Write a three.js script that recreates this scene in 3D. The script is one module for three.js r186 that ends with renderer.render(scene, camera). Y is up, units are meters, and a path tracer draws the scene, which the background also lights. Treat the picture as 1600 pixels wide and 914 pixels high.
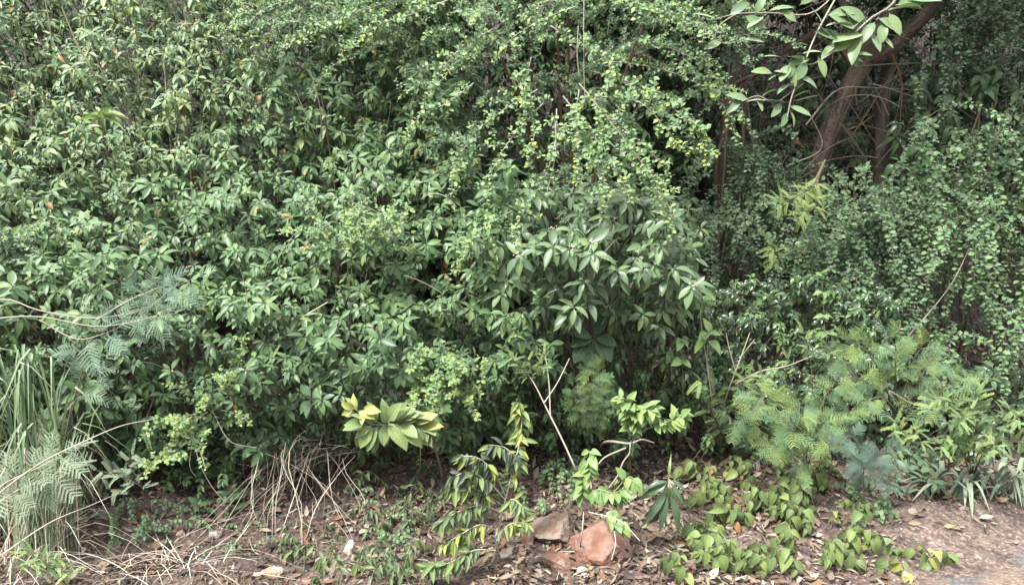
import * as THREE from 'three';
import { mergeGeometries, mergeVertices, toCreasedNormals } from 'three/addons/utils/BufferGeometryUtils.js';
import { createNoise2D, createNoise3D } from 'simplex-noise';

// ------------------------------------------------------------------ camera, sky, sun, exposure
const scene = new THREE.Scene();
const EYE = new THREE.Vector3(0, 1.55, 0), PITCH = -5 * Math.PI / 180, FOCAL = 1142;   // focal length in pixels of a 1600 x 914 picture
const camera = new THREE.PerspectiveCamera(2 * Math.atan(457 / FOCAL) * 180 / Math.PI, 1600 / 914, 0.05, 200);
camera.position.copy(EYE); camera.rotation.x = PITCH;
const renderer = new THREE.WebGLRenderer({ antialias: true });
renderer.toneMapping = THREE.LinearToneMapping;
renderer.toneMappingExposure = 7.4;
renderer.shadowMap.enabled = true;

function mulberry(a) { return () => { a |= 0; a = a + 0x6D2B79F5 | 0; let t = Math.imul(a ^ a >>> 15, 1 | a); t = t + Math.imul(t ^ t >>> 7, 61 | t) ^ t; return ((t ^ t >>> 14) >>> 0) / 4294967296; }; }
const rnd = mulberry(20417);
const rr = (a, b) => a + (b - a) * rnd();
const gauss = () => (rnd() + rnd() + rnd() + rnd() - 2) * 1.0;
const pick = (a) => a[Math.floor(rnd() * a.length)];
const clamp = (x, a = 0, b = 1) => Math.min(b, Math.max(a, x));
const smooth = (a, b, x) => { const t = clamp((x - a) / (b - a)); return t * t * (3 - 2 * t); };
const noise2 = createNoise2D(mulberry(11)), noise3 = createNoise3D(mulberry(12));
const V = (x, y, z) => new THREE.Vector3(x, y, z);

const SUN = V(-0.45, 0.95, 0.42).normalize();
{ // overcast sky: brighter towards the zenith, thin cloud texture, brighter round the veiled sun
  const w = 512, h = 256, data = new Float32Array(w * h * 4);
  for (let j = 0; j < h; j++) for (let i = 0; i < w; i++) {
    const el = (j + 0.5) / h * Math.PI - Math.PI / 2, az = (i + 0.5) / w * 2 * Math.PI - Math.PI;
    const d = V(Math.cos(el) * Math.cos(az), Math.sin(el), Math.cos(el) * Math.sin(az));
    const up = Math.max(0, d.y);
    const cloud = 1 + 0.12 * noise3(d.x * 2, d.y * 3.5, d.z * 2) + 0.06 * noise3(d.x * 5, d.y * 9, d.z * 5);
    const s = Math.max(0, d.dot(SUN));
    let L = (0.2 + 0.4 * up) * cloud + 0.36 * Math.pow(s, 6);
    if (d.y < 0) L = 0.1;
    const o = (j * w + i) * 4;
    data[o] = L * 0.94; data[o + 1] = L; data[o + 2] = L * 1.05; data[o + 3] = 1;
  }
  const t = new THREE.DataTexture(data, w, h, THREE.RGBAFormat, THREE.FloatType);
  t.mapping = THREE.EquirectangularReflectionMapping; t.magFilter = THREE.LinearFilter; t.minFilter = THREE.LinearFilter; t.needsUpdate = true;
  scene.background = t; scene.environment = t;
}
const sun = new THREE.DirectionalLight(new THREE.Color(1, 0.985, 0.94), 1.5);
sun.position.copy(SUN).multiplyScalar(30); sun.target.position.set(0, 1, -4);
sun.castShadow = true; sun.shadow.radius = 20; sun.shadow.mapSize.set(2048, 2048);
Object.assign(sun.shadow.camera, { left: -8, right: 8, top: 8, bottom: -8, near: 1, far: 60 });
scene.add(sun, sun.target);

// ------------------------------------------------------------------ helpers
// a place given by where it shows in the 1600 x 914 photograph and how many metres it lies ahead of the camera
function at(px, py, depth) {
  const u = (px - 800) / FOCAL, v = -(py - 457) / FOCAL, c = Math.cos(PITCH), s = Math.sin(PITCH);
  const y = v * c + s, z = v * s - c, k = depth / -z;
  return V(EYE.x + u * k, EYE.y + y * k, EYE.z + z * k);
}
function seenAt(p) {
  const c = Math.cos(PITCH), s = Math.sin(PITCH), x = p.x - EYE.x, y = p.y - EYE.y, z = p.z - EYE.z;
  const yc = y * c + z * s, zc = -y * s + z * c;
  return [800 + FOCAL * x / -zc, 457 - FOCAL * yc / -zc, -zc];
}
const taken = new Map();
function numbered(name) { const n = taken.get(name) ?? 0; taken.set(name, n + 1); return n ? `${name}_${String(n).padStart(3, '0')}` : name; }
function shadows(o) { o.castShadow = true; o.receiveShadow = true; return o; }
function thing(name, label, category, position, group) {
  const o = new THREE.Group(); o.name = numbered(name); o.position.copy(position); o.userData = { label, category };
  if (group) o.userData.group = group;
  scene.add(o); return o;
}
function part(name, geometry, material, parent, kind) {
  const m = shadows(new THREE.Mesh(geometry, material)); m.name = name; if (kind) m.userData.kind = kind;
  parent.add(m); return m;
}
function buffer(pos, uv, idx, col) {
  const g = new THREE.BufferGeometry();
  g.setAttribute('position', new THREE.Float32BufferAttribute(pos, 3));
  g.setAttribute('uv', new THREE.Float32BufferAttribute(uv, 2));
  if (col) g.setAttribute('color', new THREE.Float32BufferAttribute(col, 3));
  g.setIndex(idx); g.computeVertexNormals(); return g;
}
// a tapering tube through points, radii interpolated; uv in metres
function tube(pts, r0, r1, sides = 5, bump = 0, radii = null) {
  const pos = [], uv = [], idx = [], n = pts.length;
  let side = V(0, 0, 1), len = 0;
  for (let i = 0; i < n; i++) {
    const t = pts[Math.min(n - 1, i + 1)].clone().sub(pts[Math.max(0, i - 1)]).normalize();
    if (Math.abs(side.dot(t)) > 0.95) side = Math.abs(t.x) < 0.8 ? V(1, 0, 0) : V(0, 1, 0);
    side.sub(t.clone().multiplyScalar(side.dot(t))).normalize();
    const b = t.clone().cross(side);
    if (i) len += pts[i].distanceTo(pts[i - 1]);
    const f = i / (n - 1), base = radii ? radii[i] : r0 + (r1 - r0) * f;
    for (let k = 0; k <= sides; k++) {
      const a = k / sides * 2 * Math.PI, c = Math.cos(a), s = Math.sin(a);
      const r = base * (1 + (bump ? bump * noise3(c * 1.6 + pts[0].x * 9, s * 1.6, len * 5) + bump * 0.6 * noise3(c * 5, s * 5 + pts[0].y * 3, len * 3) : 0));
      pos.push(pts[i].x + (side.x * c + b.x * s) * r, pts[i].y + (side.y * c + b.y * s) * r, pts[i].z + (side.z * c + b.z * s) * r);
      uv.push(k / sides * base * 6.3, len);
    }
  }
  for (let i = 0; i < n - 1; i++) for (let k = 0; k < sides; k++) { const a = i * (sides + 1) + k, b = a + sides + 1; idx.push(a, a + 1, b, b, a + 1, b + 1); }
  return buffer(pos, uv, idx);
}
function curve(pts, n) { return new THREE.CatmullRomCurve3(pts, false, 'centripetal').getPoints(n); }
// a leaf one unit long along +z, upper face +y. outline(t) is the half width
function leafShape({ width = 0.36, fold = 0.18, droop = 0.25, twist = 0, wave = 0, segs = 5, shape = 'ellipse', stalk = 0.06 }) {
  const pos = [], uv = [], idx = [];
  const half = (t) => {
    const s = clamp((t - stalk) / (1 - stalk));
    if (t <= stalk) return 0.012;
    if (shape === 'ellipse') return width / 2 * Math.pow(Math.sin(Math.PI * Math.pow(s, 0.92)), 0.75) * (1 - 0.12 * s);
    if (shape === 'ovate') return width / 2 * Math.pow(Math.sin(Math.PI * Math.pow(s, 0.68)), 0.8);
    if (shape === 'round') return width / 2 * Math.pow(Math.sin(Math.PI * Math.pow(s, 1.12)), 0.55);
    if (shape === 'obovate') return width / 2 * Math.pow(Math.sin(Math.PI * Math.pow(s, 1.35)), 0.62);
    return width / 2 * Math.pow(Math.sin(Math.PI * Math.pow(s, 0.8)), 0.9);   // lance
  };
  const ts = [0]; for (let i = 0; i <= segs; i++) ts.push(stalk + (1 - stalk) * i / segs);
  ts.forEach((t, i) => {
    let h = half(t); if (i === ts.length - 1) h = 0.004;
    const y = -droop * t * t, a = twist * t, z = t * (1 - 0.28 * droop * t);
    const w = wave * Math.sin(t * 11), e = h * fold * 2;
    const ca = Math.cos(a), sa = Math.sin(a);
    for (const [x, dy, u] of [[-h, e + w * h, 0], [0, 0, 0.5], [h, e - w * h, 1]]) { pos.push(x * ca - dy * sa, y + x * sa + dy * ca, z); uv.push(u, t); }
  });
  for (let i = 0; i < ts.length - 1; i++) for (let k = 0; k < 2; k++) { const a = i * 3 + k, b = a + 3; idx.push(a, b, a + 1, a + 1, b, b + 1); }
  return buffer(pos, uv, idx);
}
const _x = V(), _y = V(), _z = V();
function leafMatrix(p, dir, normal, len, wide = 1) {
  _z.copy(dir).normalize(); _y.copy(normal).addScaledVector(_z, -normal.dot(_z));
  if (_y.lengthSq() < 1e-4) _y.set(_z.y, -_z.x, 0.3).addScaledVector(_z, -(_z.y * _z.x - _z.x * _z.y + 0.3 * _z.z));
  _y.normalize(); _x.crossVectors(_y, _z);
  const m = new THREE.Matrix4().makeBasis(_x.clone().multiplyScalar(len * wide), _y.clone().multiplyScalar(len), _z.clone().multiplyScalar(len));
  return m.setPosition(p);
}
const randDir = () => { for (;;) { const v = V(rr(-1, 1), rr(-1, 1), rr(-1, 1)), l = v.length(); if (l > 0.1 && l < 1) return v.multiplyScalar(1 / l); } };

// ------------------------------------------------------------------ computed textures: only grain, veins and blotches
function dataTex(w, h, fn, srgb = true) {
  const d = new Uint8Array(w * h * 4);
  for (let j = 0; j < h; j++) for (let i = 0; i < w; i++) { const c = fn((i + 0.5) / w, (j + 0.5) / h); const o = (j * w + i) * 4; for (let k = 0; k < 3; k++) d[o + k] = clamp(c[k]) * 255; d[o + 3] = 255; }
  const t = new THREE.DataTexture(d, w, h); t.magFilter = THREE.LinearFilter; t.minFilter = THREE.LinearMipmapLinearFilter; t.generateMipmaps = true;
  t.wrapS = t.wrapT = THREE.RepeatWrapping; if (srgb) t.colorSpace = THREE.SRGBColorSpace; t.needsUpdate = true; return t;
}
// noise that repeats after one tile
function tile(u, v, f, z = 0) {
  const g = (i, j) => { let h = Math.imul(((i % f) + f) % f + 1, 374761393) ^ Math.imul(((j % f) + f) % f + 1, 668265263) ^ Math.imul(z * 10 + 3, 1274126177); h = Math.imul(h ^ h >>> 13, 1103515245); h ^= h >>> 16; return (h >>> 0) / 2147483648 - 1; };
  const x = u * f, y = v * f, i = Math.floor(x), j = Math.floor(y), p = (t) => t * t * (3 - 2 * t), a = p(x - i), b = p(y - j);
  return (g(i, j) * (1 - a) + g(i + 1, j) * a) * (1 - b) + (g(i, j + 1) * (1 - a) + g(i + 1, j + 1) * a) * b;
}
const grain = (u, v, fu, fv) => { const w = v * fv, j = Math.floor(w), t = w - j, k = t * t * (3 - 2 * t), r = (q) => tile(u, ((q % fv) + 0.5) / 97, fu, 5 + (q % fv)); return r(j) * (1 - k) + r(j + 1) * k; };
function veins(pairs, strong, spots) {
  const f = (u, v) => {
    const x = Math.abs(u - 0.5) * 2;
    const mid = Math.exp(-Math.pow(x / 0.07, 2));
    const phase = (v * pairs - x * 1.1 * pairs / 9) % 1, lat = Math.exp(-Math.pow((((phase + 1) % 1) - 0.5) / 0.13, 2)) * (1 - x * 0.5);
    return [mid, lat, noise2(u * 6 + pairs, v * 9), noise2(u * 19, v * 31 + pairs)];
  };
  const map = dataTex(64, 128, (u, v) => {
    const [mid, lat, a, b] = f(u, v);
    let k = 0.84 + 0.12 * mid * strong + 0.07 * lat * strong + 0.05 * a + 0.035 * b;
    const spot = spots && noise2(u * 13 + 40, v * 22 + 7) > 0.8 ? 0.25 : 0;
    return [k + 0.05 * mid + spot * 0.3, k - spot * 0.25, k - 0.04 - spot];
  });
  const bump = dataTex(64, 128, (u, v) => { const [mid, lat, , b] = f(u, v); const k = 0.6 - 0.35 * mid - 0.3 * lat + 0.06 * b; return [k, k, k]; }, false);
  return { map, bump };
}
const veinPlain = veins(9, 1, true), veinFaint = veins(8, 0.45, false), veinRibbed = veins(13, 1.8, false), veinLong = veins(22, 1.2, true);

const rgb = (a) => new THREE.Color().setRGB(...a);
// one species of leaf: several bent shapes, several tones
function species({ shapes, tones, veins: vn, gloss = 0.45, glossRough = 0.42, through = 0.3, bumpScale = 0.0012, spread = 0.16 }) {
  const base = { roughness: 0.92, transmission: through, thickness: 0, clearcoat: gloss, clearcoatRoughness: glossRough, map: vn?.map ?? null, bumpMap: vn?.bump ?? null, bumpScale, side: THREE.DoubleSide };
  return { geos: shapes.map(leafShape), tones, mats: tones.map((c) => new THREE.MeshPhysicalMaterial({ ...base, color: rgb(c) })), copyMat: new THREE.MeshPhysicalMaterial({ ...base, color: 0xffffff }), spread };
}
const wood = (c, bumpTex = null, bumpScale = 0.004, map = null) => new THREE.MeshStandardMaterial({ color: rgb(c), roughness: 0.9, map, bumpMap: bumpTex, bumpScale });
const barkMap = dataTex(256, 256, (u, v) => { const s = grain(u, v, 40, 6) * 0.5 + tile(u, v, 9, 3) * 0.35 + tile(u, v, 60, 5) * 0.25; const k = 0.74 + 0.26 * s; return [k + 0.03, k, k - 0.03]; });
const barkBump = dataTex(256, 256, (u, v) => { const s = Math.abs(grain(u, v, 36, 5)) * 0.9 + tile(u, v, 70, 5) * 0.18; const k = 0.2 + 0.7 * s; return [k, k, k]; }, false);

// ------------------------------------------------------------------ plants: leaves are gathered first and built at the end
const plants = [];
class Plant {
  constructor(name, label, category, position, group, opt = {}) {
    this.root = thing(name, label, category, position, group); this.leaves = []; this.tubes = new Map(); this.max = opt.max ?? 300; this.partName = opt.leafName ?? 'leaf'; plants.push(this);
  }
  leaf(sp, p, dir, normal, len, wide = 1, tone = null, part = null) {
    this.leaves.push({ sp, m: leafMatrix(p, dir, normal, len, wide), tone: tone ?? Math.floor(rnd() * sp.tones.length), geo: Math.floor(rnd() * sp.geos.length), len, part, jit: [1 + gauss() * sp.spread * 0.6, 1 + gauss() * sp.spread * 0.45, 1 + gauss() * sp.spread * 0.7, 1 + gauss() * sp.spread], score: 0 });
  }
  stick(name, mat, pts, r0, r1, sides = 5, bump = 0, radii = null) { // a part of its own
    const q = this.root.position; return part(name, tube(pts.map((p) => p.clone().sub(q)), r0, r1, sides, bump, radii), mat, this.root);
  }
  twig(mat, pts, r0, r1, sides = 3) { // joined with the other fine twigs
    const q = this.root.position, l = this.tubes.get(mat) ?? []; l.push(tube(pts.map((p) => p.clone().sub(q)), r0, r1, sides)); this.tubes.set(mat, l);
  }
}
function buildPlants() {
  // which leaves show largest: a coarse look from where the photograph was taken decides which ones become parts of their own
  const GW = 534, GH = 305, near = new Float32Array(GW * GH).fill(1e9), who = new Array(GW * GH).fill(null), v = V();
  for (const p of plants) for (const l of p.leaves) for (const [a, b] of [[0, 0.3], [0, 0.55], [0, 0.8], [0.1, 0.5], [-0.1, 0.5]]) {
    v.set(a, 0, b).applyMatrix4(l.m); const [x, y, d] = seenAt(v), i = Math.floor(x / 3), j = Math.floor(y / 3);
    if (d > 0 && i >= 0 && j >= 0 && i < GW && j < GH && d < near[j * GW + i]) { near[j * GW + i] = d; who[j * GW + i] = l; }
  }
  for (const l of who) if (l) l.score++;
  let singles = 0, mass = 0;
  const inv = new THREE.Matrix4(), m = new THREE.Matrix4(), c = new THREE.Color();
  for (const p of plants) {
    inv.makeTranslation(-p.root.position.x, -p.root.position.y, -p.root.position.z);
    for (const [mat, l] of p.tubes) part('fine_twigwork', mergeGeometries(l), mat, p.root, 'stuff');
    p.leaves.sort((a, b) => b.score - a.score || b.len - a.len);
    const rest = new Map(); let n = 0;
    for (const l of p.leaves) {
      m.multiplyMatrices(inv, l.m);
      if (n < p.max && !l.part && (l.score > 0 || p.leaves.length <= p.max)) {
        const o = part(p.partName, l.sp.geos[l.geo], l.sp.mats[l.tone], p.root); m.decompose(o.position, o.quaternion, o.scale); n++; singles++; continue;
      }
      const host = l.part ?? p.root, key = host.uuid + l.geo + l.sp.copyMat.uuid;
      if (!rest.has(key)) rest.set(key, { host, l: [] }); rest.get(key).l.push([m.clone(), l]);
    }
    for (const { host, l } of rest.values()) {
      const sp = l[0][1].sp, im = shadows(new THREE.InstancedMesh(sp.geos[l[0][1].geo], sp.copyMat, l.length));
      im.name = 'foliage'; im.userData.kind = 'stuff'; mass += l.length;
      l.forEach(([mm, e], i) => { im.setMatrixAt(i, mm); const t = sp.tones[e.tone], k = e.jit[3]; im.setColorAt(i, c.setRGB(Math.max(0.004, t[0] * k * e.jit[0]), Math.max(0.004, t[1] * k * e.jit[1]), Math.max(0.003, t[2] * k * e.jit[2]))); });
      host.add(im);
    }
  }
  console.log('leaf parts', singles, 'leaf copies', mass);
}

// ------------------------------------------------------------------ the ground, the hillside and the road edge
function groundHeight(x, z, fine = true) {
  const d = -z - 0.1 * noise2(x * 0.7, 3);
  const e = Math.min(d, 8.8);
  let h = 0.17 * Math.max(0, e - 3.25) * smooth(3.1, 3.6, e) + 0.2 * Math.max(0, e - 4.5) + 0.75 * Math.max(0, e - 5.4) * smooth(5.2, 6.2, e) + 0.05 * smooth(4.2, 4.8, e);
  const k = smooth(0.02, 0.6, -z - 2.22 - 0.47 * x);
  h += k * (0.035 * noise2(x * 1.7, z * 1.7) + 0.016 * noise2(x * 5, z * 5));
  if (fine) h += k * (0.007 * noise2(x * 14, z * 14) + 0.003 * noise2(x * 33, z * 33));
  return h;
}
const onGround = (x, z) => V(x, groundHeight(x, z), z);
const groundAt = (px, py) => { // where the sight line through a place in the photograph meets the ground
  let lo = 1.5, hi = 9; for (let i = 0; i < 40; i++) { const mid = (lo + hi) / 2, p = at(px, py, mid); if (p.y > groundHeight(p.x, p.z)) lo = mid; else hi = mid; }
  const p = at(px, py, lo); p.y = groundHeight(p.x, p.z); return p;
};
{
  const line = (a, b, n, grow) => { const o = []; for (let i = 0; i < n; i++) o.push(a + (b - a) * Math.pow((i + 1) / n, grow)); return o; };
  const xs = [...line(-4.4, -60, 26, 2.2).reverse(), ...Array.from({ length: 353 }, (_, i) => -4.4 + i * 0.025), ...line(4.4, 60, 26, 2.2)];
  const zs = [...line(-2.2, 60, 26, 2.2).reverse(), ...Array.from({ length: 121 }, (_, i) => -2.2 - i * 0.025), ...line(-5.2, -60, 60, 2.2)];
  const pos = [], uv = [], idx = [], col = [];
  zs.forEach((z) => xs.forEach((x) => {
    pos.push(x, groundHeight(x, z), z); uv.push(x / 1.3, z / 1.3);
    const dry = smooth(-0.1, 0.45, noise2(x * 0.8 + 5, z * 1.1) * 0.5 + 0.35 * noise2(x * 3, z * 3) + (x > 1.0 ? 0.35 : x < -1 ? -0.35 : 0));
    const k = 1 + 0.18 * noise2(x * 2.3, z * 2.9 + 8); const paintedShade = 1 - 0.62 * smooth(-0.12, 0.12, -z - 4.75 + 0.3 * noise2(x * 2, z * 2) + 0.15 * noise2(x * 7, z * 7)); // soil painted darker behind the thicket, standing in for shade
    col.push((0.46 + 0.38 * dry) * k * paintedShade, (0.45 + 0.4 * dry) * k * paintedShade, (0.43 + 0.4 * dry) * k * paintedShade);
  }));
  const W = xs.length;
  for (let j = 0; j < zs.length - 1; j++) for (let i = 0; i < W - 1; i++) { const a = j * W + i, b = a + W; idx.push(a, a + 1, b, b, a + 1, b + 1); }
  for (let k = 0; k < idx.length; k += 3) { const t = idx[k + 1]; idx[k + 1] = idx[k + 2]; idx[k + 2] = t; }
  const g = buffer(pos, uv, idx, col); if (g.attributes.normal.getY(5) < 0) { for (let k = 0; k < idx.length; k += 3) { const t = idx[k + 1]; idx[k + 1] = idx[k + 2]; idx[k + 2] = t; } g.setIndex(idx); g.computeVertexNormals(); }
  const soil = dataTex(512, 512, (u, v) => {
    const a = tile(u, v, 14), b = tile(u, v, 60, 2), c = tile(u, v, 128, 4), grit = c > 0.55 ? 0.17 : 0;
    const k = 0.35 + 0.05 * a + 0.09 * b + 0.08 * c;
    return [k + grit * 0.4 + 0.015, k * 0.86 + grit * 0.4, k * 0.79 + grit * 0.38];
  });
  const soilBump = dataTex(512, 512, (u, v) => { const k = 0.5 + 0.2 * tile(u, v, 40, 2) + 0.22 * tile(u, v, 128, 4); return [k, k, k]; }, false);
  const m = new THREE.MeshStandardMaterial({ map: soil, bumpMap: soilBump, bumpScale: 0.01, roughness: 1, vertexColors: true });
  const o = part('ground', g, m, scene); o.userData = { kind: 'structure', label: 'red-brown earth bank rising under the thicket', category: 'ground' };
}
{ // worn asphalt at the near right corner, its broken edge running off to the right
  const pos = [], uv = [], idx = [], n = 240;
  for (let i = 0; i <= n; i++) {
    const x = -14 + i * 28 / n, edge = -2.22 - 0.47 * x + 0.07 * noise2(x * 2.1, 9) + 0.035 * noise2(x * 7, 2);
    [edge, edge + 0.12, edge + 3.2, edge + 6.4].forEach((z, k) => { pos.push(x + (k > 1 ? 0.5 * (k - 1) : 0), groundHeight(x, z) * (k ? 0 : 1) + (k ? 0.012 : -0.004), z); uv.push(x / 1.1, z / 1.1); });
  }
  for (let i = 0; i < n; i++) for (let k = 0; k < 3; k++) { const a = i * 4 + k, b = a + 4; idx.push(a, a + 1, b, b, a + 1, b + 1); }
  const map = dataTex(256, 256, (u, v) => { const b = tile(u, v, 80, 2), c = tile(u, v, 190, 4), d = tile(u, v, 10, 7); const k = 0.31 + 0.04 * d + 0.06 * b + 0.08 * c, e = smooth(-0.1, 0.5, d + 0.4 * tile(u, v, 24, 9)) * 0.05; return [k + 0.015 + e, k, k - 0.012 - e * 0.6]; });
  const bump = dataTex(256, 256, (u, v) => { const k = 0.5 + 0.4 * tile(u, v, 190, 4); return [k, k, k]; }, false);
  const o = part('road', buffer(pos, uv, idx), new THREE.MeshStandardMaterial({ map, bumpMap: bump, bumpScale: 0.006, roughness: 0.95 }), scene);
  o.userData = { kind: 'structure', label: 'grey worn asphalt edge in the near right corner', category: 'road' };
}

// ------------------------------------------------------------------ leaf species
const soft = (o) => [{ ...o, droop: (o.droop ?? 0.25) * 0.6 }, { ...o, droop: (o.droop ?? 0.25) * 1.2, twist: 0.3 }, { ...o, droop: (o.droop ?? 0.25) * 1.7, twist: -0.35, fold: (o.fold ?? 0.18) * 1.6 }];
const SP = {
  shrub: species({ shapes: soft({ width: 0.4, fold: 0.16, droop: 0.22 }), veins: veinPlain, gloss: 0.5, glossRough: 0.4, through: 0.22,
    tones: [[0.056, 0.130, 0.038], [0.072, 0.153, 0.043], [0.045, 0.105, 0.034], [0.092, 0.182, 0.050], [0.126, 0.215, 0.055], [0.165, 0.235, 0.072], [0.30, 0.20, 0.045], [0.30, 0.13, 0.05]] }),
  pale: species({ shapes: soft({ width: 0.36, fold: 0.2, droop: 0.3 }), veins: veinPlain, gloss: 0.55, glossRough: 0.4, through: 0.26,
    tones: [[0.104, 0.196, 0.066], [0.132, 0.226, 0.070], [0.082, 0.164, 0.058], [0.162, 0.25, 0.08], [0.22, 0.295, 0.08], [0.28, 0.335, 0.10], [0.32, 0.20, 0.05], [0.30, 0.13, 0.06]] }),
  bud: species({ shapes: soft({ width: 0.38, fold: 0.22, droop: 0.3, segs: 6 }), veins: veinRibbed, gloss: 0.7, glossRough: 0.38, through: 0.18, bumpScale: 0.002,
    tones: [[0.088, 0.155, 0.062], [0.108, 0.185, 0.070], [0.072, 0.130, 0.056], [0.135, 0.215, 0.080]] }),
  small: species({ shapes: [{ width: 0.58, fold: 0.12, droop: 0.12, segs: 3, shape: 'round' }, { width: 0.62, fold: 0.2, droop: 0.25, segs: 3, shape: 'obovate' }], gloss: 0.45, glossRough: 0.42, through: 0.34,
    tones: [[0.085, 0.160, 0.062], [0.105, 0.190, 0.068], [0.068, 0.132, 0.050], [0.130, 0.220, 0.070], [0.20, 0.29, 0.060], [0.30, 0.38, 0.06], [0.060, 0.118, 0.046], [0.076, 0.142, 0.054]] }),
  glossy: species({ shapes: soft({ width: 0.46, fold: 0.2, droop: 0.3, segs: 4, shape: 'ovate' }), veins: veinFaint, gloss: 0.9, glossRough: 0.2, through: 0.2,
    tones: [[0.045, 0.095, 0.038], [0.055, 0.115, 0.040], [0.070, 0.145, 0.042], [0.12, 0.22, 0.05]] }),
  shade: species({ shapes: soft({ width: 0.46, fold: 0.14, droop: 0.35, shape: 'ovate' }), veins: veinPlain, gloss: 0.7, glossRough: 0.3, through: 0.14,
    tones: [[0.050, 0.106, 0.042], [0.060, 0.122, 0.046], [0.068, 0.134, 0.048], [0.082, 0.150, 0.050]] }),
  bigpale: species({ shapes: soft({ width: 0.44, fold: 0.1, droop: 0.16, segs: 7 }), veins: veinFaint, gloss: 0.6, glossRough: 0.4, through: 0.34,
    tones: [[0.135, 0.235, 0.095], [0.165, 0.265, 0.105], [0.11, 0.20, 0.085], [0.185, 0.275, 0.09]] }),
  lime: species({ shapes: soft({ width: 0.5, fold: 0.18, droop: 0.25, segs: 6, shape: 'ovate' }), veins: veinPlain, gloss: 0.5, glossRough: 0.4, through: 0.34,
    tones: [[0.155, 0.270, 0.070], [0.185, 0.310, 0.080], [0.125, 0.225, 0.062], [0.235, 0.340, 0.075]] }),
  yellow: species({ shapes: soft({ width: 0.46, fold: 0.16, droop: 0.2, segs: 6 }), veins: veins(10, 1.3, true), gloss: 0.5, glossRough: 0.42, through: 0.34,
    tones: [[0.20, 0.285, 0.095], [0.24, 0.32, 0.10], [0.165, 0.25, 0.09], [0.32, 0.35, 0.085]] }),
  hanging: species({ shapes: soft({ width: 0.3, fold: 0.5, droop: 0.2, segs: 6 }), veins: veinPlain, gloss: 0.4, glossRough: 0.42, through: 0.3,
    tones: [[0.125, 0.195, 0.060], [0.165, 0.235, 0.062], [0.095, 0.150, 0.056], [0.26, 0.315, 0.062], [0.34, 0.36, 0.06], [0.060, 0.075, 0.060]] }),
  creeper: species({ shapes: soft({ width: 0.54, fold: 0.32, droop: 0.45, segs: 6, shape: 'ovate' }), veins: veinPlain, gloss: 0.4, glossRough: 0.42, through: 0.34,
    tones: [[0.150, 0.225, 0.050], [0.180, 0.255, 0.055], [0.120, 0.185, 0.048], [0.225, 0.29, 0.06], [0.30, 0.32, 0.06], [0.36, 0.17, 0.06]] }),
  ribbed: species({ shapes: [{ width: 0.62, fold: 0.1, droop: 0.2, segs: 9, shape: 'ellipse' }], veins: veins(15, 2.6, false), gloss: 0.4, glossRough: 0.4, through: 0.24, bumpScale: 0.006, tones: [[0.060, 0.125, 0.05], [0.070, 0.14, 0.055]] }),
  long: species({ shapes: soft({ width: 0.2, fold: 0.2, droop: 0.5, segs: 8, shape: 'lance', wave: 0.15 }), veins: veinLong, gloss: 0.7, glossRough: 0.3, through: 0.22,
    tones: [[0.040, 0.085, 0.035], [0.055, 0.11, 0.04], [0.13, 0.19, 0.06]] }),
  litter: species({ shapes: [{ width: 0.42, fold: 0.35, droop: -0.2, twist: 0.5, segs: 5 }, { width: 0.36, fold: 0.7, droop: 0.3, twist: -0.6, segs: 5, wave: 0.2 }, { width: 0.5, fold: 0.1, droop: -0.35, twist: 0.3, segs: 5, shape: 'ovate' }, { width: 0.2, fold: 0.5, droop: 0.2, twist: 0.7, segs: 5, shape: 'lance' }], veins: veinPlain, gloss: 0.05, glossRough: 0.6, through: 0.12,
    tones: [[0.27, 0.198, 0.160], [0.19, 0.128, 0.098], [0.11, 0.07, 0.053], [0.40, 0.325, 0.275], [0.065, 0.043, 0.034], [0.19, 0.09, 0.052], [0.27, 0.225, 0.135]] }),
};
const M = {
  stemBrown: wood([0.105, 0.082, 0.055]), stemGrey: wood([0.24, 0.20, 0.165]), stemPale: wood([0.36, 0.30, 0.24]), stemGreen: wood([0.16, 0.19, 0.075]), stemRed: wood([0.15, 0.075, 0.05]), 
  bark: wood([0.125, 0.094, 0.074], barkBump, 0.035, barkMap), barkRed: wood([0.15, 0.09, 0.065], barkBump, 0.012, barkMap), barkGrey: wood([0.13, 0.105, 0.09], barkBump, 0.012, barkMap),
  straw: new THREE.MeshStandardMaterial({ color: rgb([0.33, 0.28, 0.215]), roughness: 0.8, side: THREE.DoubleSide }), strawPale: new THREE.MeshStandardMaterial({ color: rgb([0.43, 0.38, 0.31]), roughness: 0.8, side: THREE.DoubleSide }), strawBrown: new THREE.MeshStandardMaterial({ color: rgb([0.22, 0.165, 0.12]), roughness: 0.85, side: THREE.DoubleSide }),
  bud: new THREE.MeshStandardMaterial({ color: rgb([0.36, 0.30, 0.25]), roughness: 0.8 }),
};
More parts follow.
